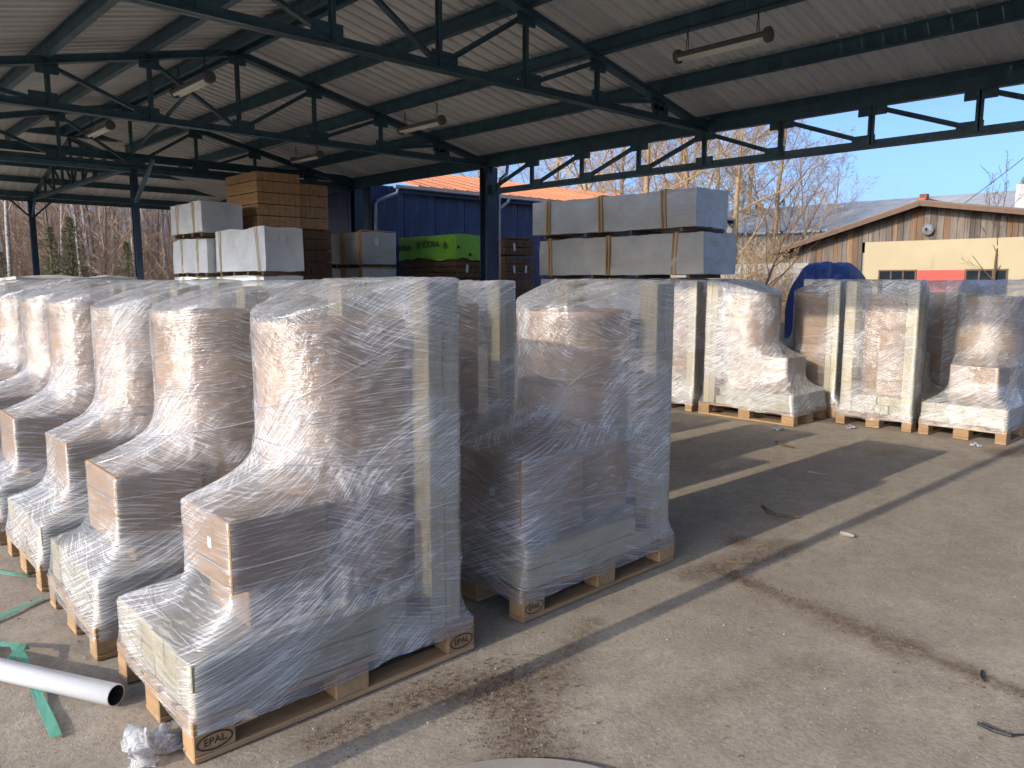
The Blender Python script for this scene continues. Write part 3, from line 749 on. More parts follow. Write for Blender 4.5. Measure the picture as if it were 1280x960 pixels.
# ------------------------------------------------------------------ stacks of packed boards and lumber
def soft_box(name, L, W, H, seed, mat, n=.07, amp=.034, sag=.0, hem=0.0):
    """box under a loose sheet: creased sides, slack edges; origin at the centre of its base"""
    b = MB()
    def face(o, du, dv, nu, nv, nrm, k):
        uu, vv = np.meshgrid(np.linspace(0,1,nu+1), np.linspace(0,1,nv+1), indexing='ij')
        P = np.array(o)[None,None]+uu[...,None]*np.array(du)+vv[...,None]*np.array(dv)
        a = P @ np.array([1.0,.35,.2]); c = P @ np.array([.2,.9,1.3])
        q = fbm2(a, c, 1.6, 3, seed+k)*1.0 + np.abs(fbm2(a*1.2+c*.7, c*2.0-a*.8, 1.6, 3, seed+k+7))*1.1-.4
        edge = np.minimum.reduce([uu*np.linalg.norm(du),(1-uu)*np.linalg.norm(du),vv*np.linalg.norm(dv),(1-vv)*np.linalg.norm(dv)])
        w = np.clip(edge/.10, 0, 1)
        P = P + np.array(nrm)[None,None]*(amp*q*w)[...,None]
        g1 = fbm2(P[...,1]*1.3+seed, P[...,2]*1.7+P[...,0]*1.1, 1.0, 3, seed+20); g2 = fbm2(P[...,0]*1.6+seed, P[...,1]*1.5+P[...,2]*.9, 1.0, 3, seed+21); g3 = fbm2(P[...,0]*1.7+P[...,2], P[...,1]*1.1+seed, 1.3, 3, seed+22)
        tp = np.clip(P[...,2]/max(H,.1), 0, 1)
        P = P + np.stack([.030*g1, .030*g2, .045*g3*tp], -1)
        if hem and nrm[2] == 0: P[:,0,2] += hem*fbm2(a[:,0]*2, c[:,0], 1.5, 3, seed+k+3)
        nvv = nv+1; idx = lambda i,j: i*nvv+j
        b.add(P.reshape(-1,3).tolist(), [(idx(i,j),idx(i+1,j),idx(i+1,j+1),idx(i,j+1)) for i in range(nu) for j in range(nv)])
    cnt = lambda x: max(2, int(round(x/n)))
    l, w = L/2, W/2                                    # L along Y, W along X
    face((-w,l,0),(0,-L,0),(0,0,H),cnt(L),cnt(H),(-1,0,0),0); face((w,-l,0),(0,L,0),(0,0,H),cnt(L),cnt(H),(1,0,0),1)
    face((-w,-l,0),(W,0,0),(0,0,H),cnt(W),cnt(H),(0,-1,0),2); face((w,l,0),(-W,0,0),(0,0,H),cnt(W),cnt(H),(0,1,0),3)
    face((-w,-l,H),(W,0,0),(0,L,0),cnt(W),cnt(L),(0,0,1),4); face((-w,l,0),(W,0,0),(0,-L,0),2,2,(0,0,-1),5)
    return b.mesh(name, mat, True)
def sheet_pack(x0,x1,y0,y1,z0,z1, mat, label, bands=(), band='batten', seed=1, group=None, cat='board pack', bear=True, tagp=None):
    e = empty('board_pack', ((x0+x1)/2,(y0+y1)/2,z0)); tag(e, label, cat, group)
    W, L, H = x1-x0, y1-y0, z1-z0; hb = .09 if bear else 0
    link('wrap_sheet', soft_box('wrap_sheet', L, W, H-hb, seed, M[mat], hem=.03 if bear else 0), e, (0,0,hb))
    if bear:
        for f in (.08,.36,.64,.92): bpart('bearer', -W/2+.03, W/2-.03, -L/2+L*f-.045, -L/2+L*f+.045, 0, hb, M['bearer'], e)
    for (yy, tilt) in bands:
        y = yy-(y0+y1)/2
        if band == 'batten':
            for dy in (-.05,.05):
                MB().beam((-W/2-.022,y+dy,hb-.02),(-W/2-.022,y+dy+tilt,H+.015), .045, .03, (1,0,0)).build('strap', M['batten'], e)
            MB().beam((-W/2,y+tilt,H+.024),(W/2,y+tilt,H+.024), .11, .028).build('strap', M['batten'], e)
        else:
            for dy in (-.028,.028):
                MB().beam((-W/2-.018,y+dy,hb-.02),(-W/2-.018,y+dy*1.6+tilt,H+.006), .022, .012, (1,0,0)).build('strap', M['cord'], e)
                MB().beam((-W/2-.01,y+dy*1.6+tilt,H+.02),(W/2+.01,y+dy*1.6+tilt,H+.02), .022, .012).build('strap', M['cord'], e)
    if tagp: bpart('paper_label', tagp[0]-.07,tagp[0]+.07, -L/2-.034,-L/2-.030, tagp[1]-.1,tagp[1]+.1, M['label_white'], e)
    return e
gg = 'grey wrapped packs beside the canopy'; gw = 'pale wrapped packs under the far canopy'
sheet_pack(15.30,16.60,10.18,15.45,2.70,3.66,'tarp_grey','upper long grey sheet-wrapped pack with three brown straps',[(14.85,.0),(13.0,.03),(11.05,.06)],seed=11,group=gg)
sheet_pack(15.30,16.68, 9.97,15.18,1.62,2.65,'tarp_grey','lower long grey sheet-wrapped pack carrying the upper long one',[(14.75,.02),(12.75,.0),(10.75,-.03)],seed=17,group=gg)
sheet_pack(15.32,16.66, 9.90,15.15,.54,1.60,'tarp_grey','bottom long grey pack of the three-high stack, behind the wrapped loads',[(14.6,0),(12.7,0),(10.8,0)],seed=19,group=gg)
for y in (10.5,12.6,14.7): tag(MB().box(15.35,16.6,y-.25,y+.25,0,.53,b=.01).build('timber_crib', M['bearer']), 'dark timber crib under the long grey stack at %s' % {10.5:'its near end',12.6:'mid length',14.7:'its far end'}[y], 'crib')
sheet_pack(7.60,8.51,15.80,18.36,1.68,2.70,'tarp_white','white-wrapped pack with loose skirt, in front of the brown lumber stack',[(18.05,.0),(16.05,.10)],'cord',seed=31,group=gw,tagp=(-.05,.80))
sheet_pack(7.58,8.50,15.85,18.34,.10,1.66,'tarp_white','sunlit white pack under the one with the loose skirt',[(18.0,0),(16.1,0)],'cord',seed=33,group=gw)
sheet_pack(7.40,8.40,18.55,20.58,2.62,3.42,'tarp_white','upper left white pack with two thin straps, highest of the pale packs',[(20.1,.0),(19.05,.0)],'cord',seed=37,group=gw,tagp=(0,.62))
sheet_pack(7.42,8.30,18.42,20.58,1.66,2.56,'tarp_white','white pack with two thin straps below the upper left one',[(19.95,.0),(18.95,.0)],'cord',seed=41,group=gw)
sheet_pack(7.42,8.30,18.42,20.58,.10,1.64,'tarp_white','sunlit bottom white pack of the left stack',[(19.95,0),(18.95,0)],'cord',seed=43,group=gw)
sheet_pack(11.60,12.72,18.30,20.45,1.92,2.89,'tarp_grey','grey-beige wrapped pack with a brown corner batten left of the green cover',[(20.1,0),(19.3,0),(18.36,0)],seed=47,group=gw,tagp=(-.1,.7))
sheet_pack(11.60,12.72,18.30,20.45,.85,1.90,'tarp_grey','grey-beige wrapped pack beneath the one with the corner batten',[(20.1,0),(19.3,0),(18.36,0)],seed=53,group=gw)
tag(MB().box(11.65,12.68,18.4,20.4,0,.84,b=.01).build('timber_crib', M['bearer']), 'dark timber crib under the grey-beige packs', 'crib')
sheet_pack(2.6,4.3,13.6,15.0,.6,1.62,'tarp_grey','low grey covered pack behind the left row, by the far post',[],seed=59,group=gw)
tag(MB().box(2.8,4.1,13.75,14.85,0,.59,b=.01).build('timber_crib', M['bearer']), 'dark timber crib under the low grey pack far left', 'crib')

def lumber_pack(x0,x1,y0,y1,z0,z1, mat, label, rows, cols, sticks=4, group=None, seed=0, tags=0, slant=0.0):
    e = empty('lumber_pack', ((x0+x1)/2,(y0+y1)/2,z0)); tag(e, label, 'lumber', group)
    r_ = random.Random(seed); W, L, H = x1-x0, y1-y0, z1-z0; b = MB(); h = H/rows; w = W/cols
    for k in range(rows):
        gap = .022 if k % sticks == 0 else .004; inset = slant*(1-k/rows)
        for c in range(cols):
            j = r_.uniform(0,.02)
            b.box(-W/2+c*w+.003+ (inset if c == 0 else 0), -W/2+(c+1)*w-.003, -L/2+j+inset, L/2-r_.uniform(0,.02), k*h+gap, (k+1)*h)
    o = b.build('boards', M[mat], e); o['kind'] = 'stuff'
    for f in (.15,.5,.85):
        for k in range(0, rows, sticks): bpart('sticker_lath', -W/2+.01, W/2-.01, -L/2+L*f-.03, -L/2+L*f+.03, k*h, k*h+.021, M['bearer'], e)
    for k in range(tags):
        xx = -W/2+W*(.3+.4*k)
        bpart('paper_tag', xx-.04,xx+.04,-L/2-.012,-L/2-.008,H*.45-.11,H*.45+.11, M['label_white'], e, 0, (0,r_.uniform(-.3,.3),0))
    return e
gl_ = 'open stacks of lumber'
lumber_pack(8.78,9.95,18.52,20.35,2.88,4.24,'lumber','tall square stack of orange-brown boards, highest on the stacks',24,8,5,gl_,1,0,.02)
lumber_pack(10.0,10.8,18.62,20.35,2.88,4.04,'lumber','narrower stack of orange-brown boards right of the tall one',20,6,5,gl_,2)
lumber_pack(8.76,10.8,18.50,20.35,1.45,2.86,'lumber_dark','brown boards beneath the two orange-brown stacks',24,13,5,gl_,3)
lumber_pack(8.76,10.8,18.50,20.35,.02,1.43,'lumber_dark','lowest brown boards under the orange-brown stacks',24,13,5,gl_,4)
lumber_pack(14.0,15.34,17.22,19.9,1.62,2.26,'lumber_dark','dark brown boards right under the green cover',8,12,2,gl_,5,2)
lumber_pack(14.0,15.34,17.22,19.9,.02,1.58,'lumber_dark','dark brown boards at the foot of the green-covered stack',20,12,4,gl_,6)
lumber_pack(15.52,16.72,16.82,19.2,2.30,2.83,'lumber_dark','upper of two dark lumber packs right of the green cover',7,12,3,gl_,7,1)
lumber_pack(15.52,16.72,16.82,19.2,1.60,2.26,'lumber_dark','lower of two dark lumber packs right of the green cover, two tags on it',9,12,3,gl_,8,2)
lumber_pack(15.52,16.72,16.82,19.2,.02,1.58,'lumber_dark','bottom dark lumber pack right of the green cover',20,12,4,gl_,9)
# green printed cover
gr = empty('green_cover', (14.67,18.56,2.2)); tag(gr, 'bright green printed plastic cover reading SÖDRA over a dark lumber pack', 'cover')
link('cover_sheet', soft_box('cover_sheet', 2.76, 1.42, .66, 71, M['tarp_green'], .07, .014, hem=.10), gr)
lumber_pack(14.02,15.32,17.24,19.88,2.28,2.80,'lumber_dark','boards wrapped inside the green printed cover',6,10,3,gl_,10)
def wall_text(s, size, loc):
    me = text_mesh(s, size, .004); me.materials.clear(); me.materials.append(M['black'])
    return link('lettering', me, gr, loc, (math.pi/2,0,-math.pi/2))
wall_text('SÖDRA', .25, (-.745,-.25,.40)); wall_text('SÖDRA', .25, (-.745,1.15,.32))
eb = MB(); ring_xy(eb, .10, .10, .018, 28); eb.box(-.008,.008,-.07,.06,0,.003)
for k in (-1,1): eb.beam((0,-.05,.001),(k*.055,.03,.001),.016,.003); eb.beam((0,0,.001),(k*.04,.06,.001),.014,.003)
em = eb.mesh('emblem', M['black'])
link('emblem', em, gr, (-.745,.33,.40), (math.pi/2,0,-math.pi/2)); link('emblem', em, gr, (-.745,-.95,.36), (math.pi/2,0,-math.pi/2))
for px, pz in ((-.62,.3),(-.2,.10),(.3,.12),(.62,.42),(.64,.1)): bpart('print_mark', px-.04,px+.04,-1.405,-1.40,pz-.04,pz+.04, M['black'], gr)

# ------------------------------------------------------------------ blue building with the orange roof
bb = empty('blue_building', (20,26,0)); tag(bb, 'dark blue sheet-clad building with orange roof behind the canopy', 'building')
def bbp(n,x0,x1,y0,y1,z0,z1,m,b=0.0): return bpart(n,x0-20,x1-20,y0-26,y1-26,z0,z1,M[m],bb,b)
x = 13.5
while x < 33.6: bbp('wall_panel', x+.012, min(x+1.25,33.6)-.012, 20.75,20.81, .0,4.5,'blue_wall'); x += 1.25
y = 20.82
while y < 31.4: bbp('wall_panel', 13.5,13.56, y+.012, min(y+1.25,31.4)-.012, 0,4.42,'blue_wall'); y += 1.25
bbp('wall_core', 13.57,33.5,20.82,31.3,0,4.4,'steel_col')
bbp('fascia_board', 14.0,33.8,20.43,20.47,4.28,4.46,'blue_wall')
rp = MB(); Lr = math.hypot(5.9,1.45); rp.box(0,.97,0,Lr,0,.03); rp.box(0,.05,0,Lr,.03,.06); rp.box(.45,.5,0,Lr,.03,.05); rpm = rp.mesh('roof_sheet', M['orange_roof'])
for k in range(19): link('roof_sheet', rpm, bb, (13.95+k*.98+1.1-20,20.35-26,4.5), (math.atan2(1.45,5.9),0,0))
def pipe(name, pts, r, mat, parent, off=Vector((20,26,0))):
    return MB().tube([Vector(p)-off for p in pts], r, 10).build(name, mat, parent, True)
gu = MB(); gpr = [(-.075,.05),(-.06,-.03),(0,-.06),(.06,-.03),(.075,.05)]
gu.add([(14.1-20,20.30-26+a,4.44+c) for a,c in gpr]+[(33.8-20,20.30-26+a,4.44+c) for a,c in gpr],[(i,i+1,6+i,5+i) for i in range(4)]+[(0,1,2,3,4),(9,8,7,6,5)])
gu.build('gutter', M['zinc'], bb)
pipe('downpipe', [(14.2,20.30,4.42),(14.2,20.33,4.25),(13.7,20.62,4.02),(13.62,20.66,3.9),(13.62,20.66,.1)], .05, M['zinc'], bb)
pipe('downpipe', [(18.9,20.30,4.42),(18.9,20.34,4.3),(18.75,20.62,4.08),(18.75,20.66,3.9),(18.75,20.66,.1)], .06, M['zinc'], bb)
rd = empty('rain_downpipe', (13.22,14.55,0)); tag(rd, 'zinc rainwater pipe fixed to the thick canopy column', 'downpipe')
MB().tube([(0,0,0),(0,0,3.9),(.05,0,4.05),(.22,-.05,4.2),(.26,-.05,4.5)], .045, 10).build('pipe', M['zinc'], rd, True)
for z in (1.2,2.6,3.7): bpart('bracket', -.16,.05,-.02,.02,z-.02,z+.02, M['zinc'], rd)

# ------------------------------------------------------------------ plank barn, long grey shed, blue tarpaulin
bn = empty('plank_barn', (30,10,0)); tag(bn, 'old barn with weathered plank gable, cream rendered wall and red panel', 'barn')
BO = Vector((30,10,0))
def bnp(n,x0,x1,y0,y1,z0,z1,m,b=0.0): return bpart(n,x0-30,x1-30,y0-10,y1-10,z0,z1,M[m],bn,b)
APY, APZ = 10.36, 4.31
def broof(y): return APZ-(y-APY)*.2875 if y > APY else APZ-(APY-y)*.158
bnp('wall_core', 30.03,38,2.2,15.6,0,2.6,'grey_wall')
bnp('rendered_wall', 29.9,30.02,2.2,12.44,0,2.985,'plaster')
y = 2.2; r2 = random.Random(4)
while y < 15.7:
    w = r2.uniform(.15,.24); y1 = min(y+w, 15.75); ym = (y+y1)/2; zt_ = broof(ym)-.10
    z0 = 2.99 if y < 12.42 else 0.0
    if zt_ > z0+.05:
        og = (r2.random() < (.35 if y > 12.6 else .10))
        b = MB(); d = r2.uniform(0,.015); bot = z0-(r2.uniform(0,.02) if z0 else 0)
        za, zb_ = broof(y)-.10, broof(y1)-.10
        b.add([(a-30,yy-10,z) for a in (29.94-d,29.975-d) for yy,z in ((y+.006,bot),(y1-.006,bot),(y1-.006,zb_),(y+.006,za))], [(3,2,1,0),(4,5,6,7),(0,1,5,4),(1,2,6,5),(2,3,7,6),(3,0,4,7)])
        b.build('plank', M['barn_plank_orange' if og else 'barn_plank'], bn)
    y = y1
bnp('gable_core', 29.98,30.02,2.3,14.2,2.986,3.02,'barn_plank')
gc = MB(); pts = [(2.3,3.02),(14.6,3.02),(APY,APZ-.13),(2.3,broof(2.3)-.13)]
gc.add([(a-30,p-10,z) for a in (29.985,30.02) for p,z in pts], [(3,2,1,0),(4,5,6,7),(0,1,5,4),(1,2,6,5),(2,3,7,6),(3,0,4,7)]); gc.build('gable_backing', M['frame_brown'], bn)
for (ya,yb) in ((APY,16.1),(1.8,APY)):
    b = MB(); za, zb_ = broof(ya), broof(yb)
    b.add([(xx-30,p-10,z+dz) for xx in (29.25,38.5) for dz in (-.06,.05) for p,z in ((ya,za),(yb,zb_))], [(0,1,3,2),(4,6,7,5),(0,2,6,4),(1,5,7,3),(0,4,5,1),(2,3,7,6)])
    b.build('roof_slope', M['barn_roof'], bn)
    MB().beam((29.24-30,ya-10,za-.08),(29.24-30,yb-10,zb_-.08),.04,.16).build('barge_board', M['frame_brown'], bn)
MB().beam((29.3-30,APY-10,APZ+.07),(38.4-30,APY-10,APZ+.07),.3,.05).build('ridge_cap', M['red_door'], bn)
bnp('red_panel', 29.86,29.9,8.98,10.52,.9,1.925,'red_door')
for ya, yb in ((10.54,11.87),(7.67,8.96)):
    w = empty('x'); bpy.data.objects.remove(w)
    fr = MB(); x0, x1 = 29.85-30, 29.9-30
    for z in (.9,1.42,1.90): fr.box(x0,x1,ya-10,yb-10,z,z+.05)
    for k in range(4): yy = ya+(yb-ya-.05)*k/3; fr.box(x0-.004,x1,yy-10,yy+.05-10,.9,1.952)
    fo = fr.build('window_frame', M['frame_brown'], bn)
    for k in range(3):
        for zz in ((.95,1.42),(1.47,1.90)):
            yy = ya+.05+(yb-ya-.05)*k/3; bpart('pane', x0+.03,x0+.035,yy-10,yy+(yb-ya-.2)/3-10,zz[0],zz[1],M['glass_dark'],fo)
bnp('yard_lamp_bracket', 29.8,29.93,10.19,10.25,3.33,3.37,'zinc')
lb = MB(); n = 14
lb.add([(-.16+.0-.20*math.cos(t),.2*math.sin(t)*math.cos(p),.2*math.sin(t)*math.sin(p)) for t in (.2,.6,1.0,1.4) for p in [2*math.pi*k/n for k in range(n)]],[(i*n+j,i*n+(j+1)%n,(i+1)*n+(j+1)%n,(i+1)*n+j) for i in range(3) for j in range(n)]+[tuple(range(n))])
lb.build('wall_lamp', M['zinc'], bn, True, (-.05,.22,3.35))

sh = empty('long_shed', (46,18,0)); tag(sh, 'long low shed with grey corrugated roof beyond the barn', 'shed')
bpart('wall', -3.5,8,-9,12.5,0,4.25, M['grey_wall'], sh)
rs = MB(); L = math.hypot(9,2.2)
nseg = 12
for i in range(nseg): y0 = i*.09; rs.add([(0,y0,0),(L,y0,0),(L,y0+.045,.035),(0,y0+.045,.035),(0,y0+.09,0),(L,y0+.09,0)],[(0,1,2,3),(3,2,5,4)])
rsm = rs.mesh('roof_sheet', M['grey_roof'])
for k in range(22): link('roof_sheet', rsm, sh, (-4.2,-10+k*1.07,4.32), (0,-math.atan2(2.2,9),0))
for yy, hh in ((-.5,.55),(10.2,.9)):
    bpart('roof_vent', 3.8,4.2,yy-.2,yy+.2,6.1,6.35+hh*.5, M['rust'], sh)
ch = empty('white_chimney', (40.5,9.75,0)); tag(ch, 'whitewashed chimney with a dark curved cowl at the right picture edge', 'chimney')
bpart('stack', -.5,.5,-.5,.5,0,5.75, M['chimney_white'], ch, .03)
cw = MB(); cw.tube([(0,0.38*math.cos(a),5.75+.45*math.sin(a)) for a in [math.pi*k/10 for k in range(11)]], .09, 6); cw.box(-.3,.3,-.45,.45,5.74,5.79); cw.build('cowl', M['lamp_body'], ch)
def low_wall(x, y0, y1, h, label):
    e = empty('block_wall', (x,(y0+y1)/2,0)); tag(e, label, 'wall')
    L = y1-y0; z = 0; k = 0
    while z < h-.01:
        y = -L/2-(.3 if k % 2 else 0)
        while y < L/2: a, b_ = max(y,-L/2), min(y+.6,L/2); (b_-a > .05) and bpart('block', 0,.2,a+.006,b_-.006,z,z+.195,M['grey_wall'],e,.008); y += .6
        z += .2; k += 1
low_wall(27.0, 13.2, 20.2, 2.2, 'grey concrete block wall left of the blue tarpaulin')
# tarpaulin-covered heap
def tarp_heap():
    nu, nv = 46, 26; b = MB(); vs = []
    for i in range(nu+1):
        s = i/nu; Y = 8.72+s*1.62
        prof = 2.10*(math.sin(math.pi*min(max(s*.95+.025,0),1))**.24)*(1+.05*math.sin(9*s+.4)-.07*max(0,s-.6))
        for j in range(nv+1):
            q = j/nv; a = math.pi*q; X = 20.9-1.05*math.cos(a)*(.92+.12*math.sin(a)); z = prof*(math.sin(a)**.30)
            dr = .20*abs(float(fbm2(np.array([s*7.0+q*3]),np.array([q*5.0-s*2]),1.0,3,5)[0]))*math.sin(a)+.05*math.sin(17*s+5*q)*math.sin(a)+.04*math.sin(31*s-9*q)*math.sin(a)
            vs.append((X-dr-20.9, Y-9.5+.04*math.sin(11*q+6*s), max(z+dr*.5,0)))
    idx = lambda i,j: i*(nv+1)+j
    b.add(vs, [(idx(i,j),idx(i,j+1),idx(i+1,j+1),idx(i+1,j)) for i in range(nu) for j in range(nv)])
    b.add([vs[idx(0,j)] for j in range(nv+1)], [tuple(range(nv,-1,-1))]); b.add([vs[idx(nu,j)] for j in range(nv+1)], [tuple(range(nv+1))])
    e = b.build('tarpaulin_heap', M['tarp_blue'], None, True, (20.9,9.5,0)); tag(e, 'dark blue tarpaulin draped over a rounded heap in front of the barn', 'tarpaulin')
tarp_heap()

# ------------------------------------------------------------------ trees
def bare_tree(seed, H, r0, spread=.55, levels=4, first=.25, n0=11, kids=6, up=.25, twig=.006, lean=0.0, bend=.05):
    R = random.Random(seed); tk, cr = MB(), MB()
    def grow(p, d, L, r, lv, mb):
        k = 6 if lv == 0 else 4 if lv == 1 else 3 if lv == 2 else 2; pts = [p]; rad = [r]; dd = d.copy(); q = p.copy()
        for i in range(k):
            j = bend if lv == 0 else .16
            dd = (dd+Vector((R.uniform(-j,j),R.uniform(-j,j),R.uniform(-j,j)+(up*.12 if lv else .02)))).normalized()
            q = q+dd*L/k; pts.append(q.copy()); rad.append(max(r*(1-(i+1)/k*(.88 if lv == 0 else .75)), twig*.55))
        mb.tube(pts, rad, 8 if lv == 0 else 4 if lv == 1 else 3, False)
        if lv >= levels: return
        nk = n0 if lv == 0 else max(2, int(kids*(1 if lv == 1 else .8)))
        for c in range(nk):
            t = (first+(1-first)*(c+R.random())/nk) if lv == 0 else (.2+.8*(c+R.random())/nk)
            t = min(t,.985); f = t*k; i = int(f); pp = pts[i].lerp(pts[i+1], f-i); ax = (pts[i+1]-pts[i]).normalized()
            az = R.uniform(0,2*math.pi); pr = ax.orthogonal().normalized(); pr = Matrix.Rotation(az,3,ax) @ pr
            an = spread*R.uniform(.7,1.3); nd = (ax*math.cos(an)+pr*math.sin(an)).normalized()
            LL = (L*(.50 if lv == 0 else .48)*(1.15-t*.65))*R.uniform(.7,1.2)
            grow(pp, nd, LL, max(rad[i]*.42, twig) if lv < 2 else twig, lv+1, cr)
    grow(Vector((0,0,-.05)), Vector((lean,0,1)).normalized(), H, r0, 0, tk)
    return tk, cr
def spruce(seed, H, R0, mat_needles, density=1.0, bare=.08):
    R = random.Random(seed); tk = MB().tube([(0,0,-.05),(0,0,H*.5),(0,0,H)], [H*.018,H*.012,.01], 7, False); b = MB()
    n = int(34*H*density)
    for k in range(n):
        t = bare+(1-bare)*(k+R.random())/n; z = H*t; L = R0*(1-t)**.8*R.uniform(.6,1.1)+.08; az = R.uniform(0,6.283)
        dx, dy = math.cos(az), math.sin(az)
        m = max(3, int(L/.16))
        for i in range(m):
            s = (i+.6)/m; c = Vector((dx*L*s, dy*L*s, z-L*s*.28+R.uniform(-.05,.05)))
            for q in range(3):
                a = az+R.uniform(-1.2,1.2); l = R.uniform(.10,.22); w = R.uniform(.02,.045)
                e1 = Vector((math.cos(a),math.sin(a),R.uniform(-.5,.3)))*l; e2 = Vector((-math.sin(a),math.cos(a),R.uniform(-.4,.4)))*w
                b.add([c-e2, c+e2, c+e1], [(0,1,2)])
    return tk, b
def proto_tree(name, parts, m_trunk, m_crown):
    return (parts[0].mesh('trunk', M[m_trunk], True), parts[1].mesh('crown', M[m_crown]))
def plant_tree(name, proto, x, y, s, rz, label, cat='tree', group=None, z=0):
    e = empty(name, (x,y,z), rz); e.scale = (s,s,s); tag(e, label, cat, group)
    link('trunk', proto[0], e); link('crown', proto[1], e); return e
T = {}
T['birch1'] = proto_tree('b', bare_tree(1, 15, .15, .5, 4, .30, 15, 6, .4, .007), 'birch', 'brush')
T['birch2'] = proto_tree('b', bare_tree(2, 14, .12, .55, 4, .25, 15, 6, .2, .007), 'birch', 'brush')
T['alder1'] = proto_tree('b', bare_tree(3, 12, .13, .6, 4, .15, 16, 6, .3, .007), 'bark', 'brush')
T['alder2'] = proto_tree('b', bare_tree(4, 11, .11, .55, 4, .10, 18, 6, .3, .007), 'bark', 'brush')
T['big1'] = proto_tree('b', bare_tree(5, 15, .24, .75, 4, .14, 15, 8, .5, .010, 0, .10), 'bark_warm', 'bark_warm')
T['big2'] = proto_tree('b', bare_tree(6, 14, .22, .85, 4, .12, 15, 8, .6, .010, 0, .12), 'bark_warm', 'bark_warm')
T['sapling'] = proto_tree('b', bare_tree(8, 5, .05, .65, 3, .25, 13, 5, .3, .004, .24, .10), 'twig', 'twig')
T['sapling2'] = proto_tree('b', bare_tree(9, 5, .06, .6, 3, .3, 10, 5, .3, .008, .05, .08), 'twig', 'twig')
T['spruce'] = proto_tree('s', spruce(11, 5, 1.6, 'needles', 2.2), 'bark', 'needles')
T['pine'] = proto_tree('s', spruce(12, 11, 2.4, 'pine_needles', 1.0, .45), 'bark', 'pine_needles')
tr = random.Random(77)
def at_px(u, d):                      # a compass bearing from the camera (given as picture column) and a distance
    t = (u-640)/976.0; f = d; r = t*d
    return f*math.cos(YAW)+r*math.sin(YAW), f*math.sin(YAW)-r*math.cos(YAW)
# the wood on the left, past the far posts
for u, d, k, s, lab in ((12,43,'birch1',1.0,'thick pale birch at the left picture edge'), (118,46,'birch2',1.0,'straight pale birch between the two far posts'),
                        (142,54,'birch2',.95,'thin pale birch just left of the inner far post')):
    x, y = at_px(u, d); plant_tree('birch_tree', T[k], x, y, s, tr.uniform(0,6), lab)
kinds = ['birch1','birch2','alder1','alder2']
for k in range(46):
    u = -60+k*8.4+tr.uniform(-6,6); d = tr.uniform(46,66); x, y = at_px(u, d)
    plant_tree('bare_tree', T[kinds[k%4] if k%4 == 0 else kinds[2+k%2]], x, y, tr.uniform(.75,1.1), tr.uniform(0,6), 'slender leafless tree in the brown wood behind the far posts', 'tree', 'leafless trees of the wood on the left')
for u, d, s, lab in ((66,39.5,.85,'dark green young spruce right of the left far post'), (92,40,.95,'larger green young spruce between the far posts'), (160,40,.7,'small green spruce beside the inner far post'), (4,40,.6,'small dark spruce low at the left picture edge')):
    x, y = at_px(u, d); plant_tree('spruce_tree', T['spruce'], x, y, s, tr.uniform(0,6), lab)
def brush_mass(name, n, urange, drange, h, seed, label, mat='brush'):
    R = random.Random(seed); b = MB()
    for k in range(n):
        x, y = at_px(R.uniform(*urange), R.uniform(*drange)); H = R.uniform(*h); q = Vector((x,y,0)); d = Vector((R.uniform(-.22,.22),R.uniform(-.22,.22),1)).normalized()
        b.tube([q, q+d*H*.5, q+d*H+Vector((R.uniform(-.5,.5),R.uniform(-.5,.5),0))], [.018,.013,.006], 3, False)
        for c in range(13):
            t = R.uniform(.15,.95); p = q+d*H*t; a = R.uniform(0,6.28); L = H*R.uniform(.12,.3)*(1.15-t)
            e = p+Vector((math.cos(a)*L,math.sin(a)*L,L*R.uniform(.1,1.2))); b.tube([p,e],[.012,.005],3,False)
            for g in range(2): b.tube([p.lerp(e,.5),p.lerp(e,.5)+Vector((R.uniform(-1,1),R.uniform(-1,1),R.uniform(.2,1)))*L*.5],[.007,.004],3,False)
    tag(b.build(name, M[mat]), label, 'undergrowth', kind='stuff')
brush_mass('brushwood', 800, (-80,330), (43,66), (2.0,8), 3, 'dense brown brushwood of the wood beyond the canopy')
brush_mass('far_wood', 900, (-120,380), (70,110), (7,15), 4, 'distant brown wood behind the left trees')
# trees to the right, behind the stacks and roofs
for u, d, k, s, lab in ((735,40,'big1',.92,'large leafless tree showing through the girder left of the long grey packs'), (800,36,'big2',.90,'leafless tree with thick tan limbs right behind the long grey packs'),
                        (862,42,'big1',1.05,'leafless tree whose limbs rise at the end of the long grey packs'), (912,38,'big2',.85,'tangled leafless tree right of the long grey packs'),
                        (958,44,'big1',.90,'broad leafless tree above the left end of the grey roof'), (690,48,'big2',1.0,'leafless tree above the orange roof'),
                        (1008,40,'alder1',.66,'thin leafless tree reaching into the blue sky left of the barn'), (1055,48,'alder2',.55,'wispy leafless tree over the grey shed roof'),
                        (770,52,'big2',1.1,'leafless tree behind the middle of the long grey packs'), (838,54,'big1',1.1,'leafless tree far behind the right half of the long grey packs'), (890,50,'big2',1.0,'leafless tree in the tangle just right of the girder centre'), (935,54,'big2',.95,'leafless tree left of the dark pines'), (1030,58,'big1',.62,'low leafless tree over the middle of the shed roof'), (600,60,'big1',1.0,'faint leafless tree beyond the orange roof ridge')):
    x, y = at_px(u, d); plant_tree('leafless_tree', T[k], x, y, s, tr.uniform(0,6), lab)
for u, d, s, lab in ((925,62,.85,'dark pine among the leafless trees above the shed'), (975,66,.75,'smaller dark pine above the shed roof'), (1258,90,.95,'dark pine beside the white chimney')):
    x, y = at_px(u, d); plant_tree('pine_tree', T['pine'], x, y, s, tr.uniform(0,6), lab)
x, y = at_px(945, 22.5); plant_tree('sapling', T['sapling'], x, y, .92, YAW-math.pi/2, 'dark leaning sapling beside the end of the long grey packs', 'sapling')
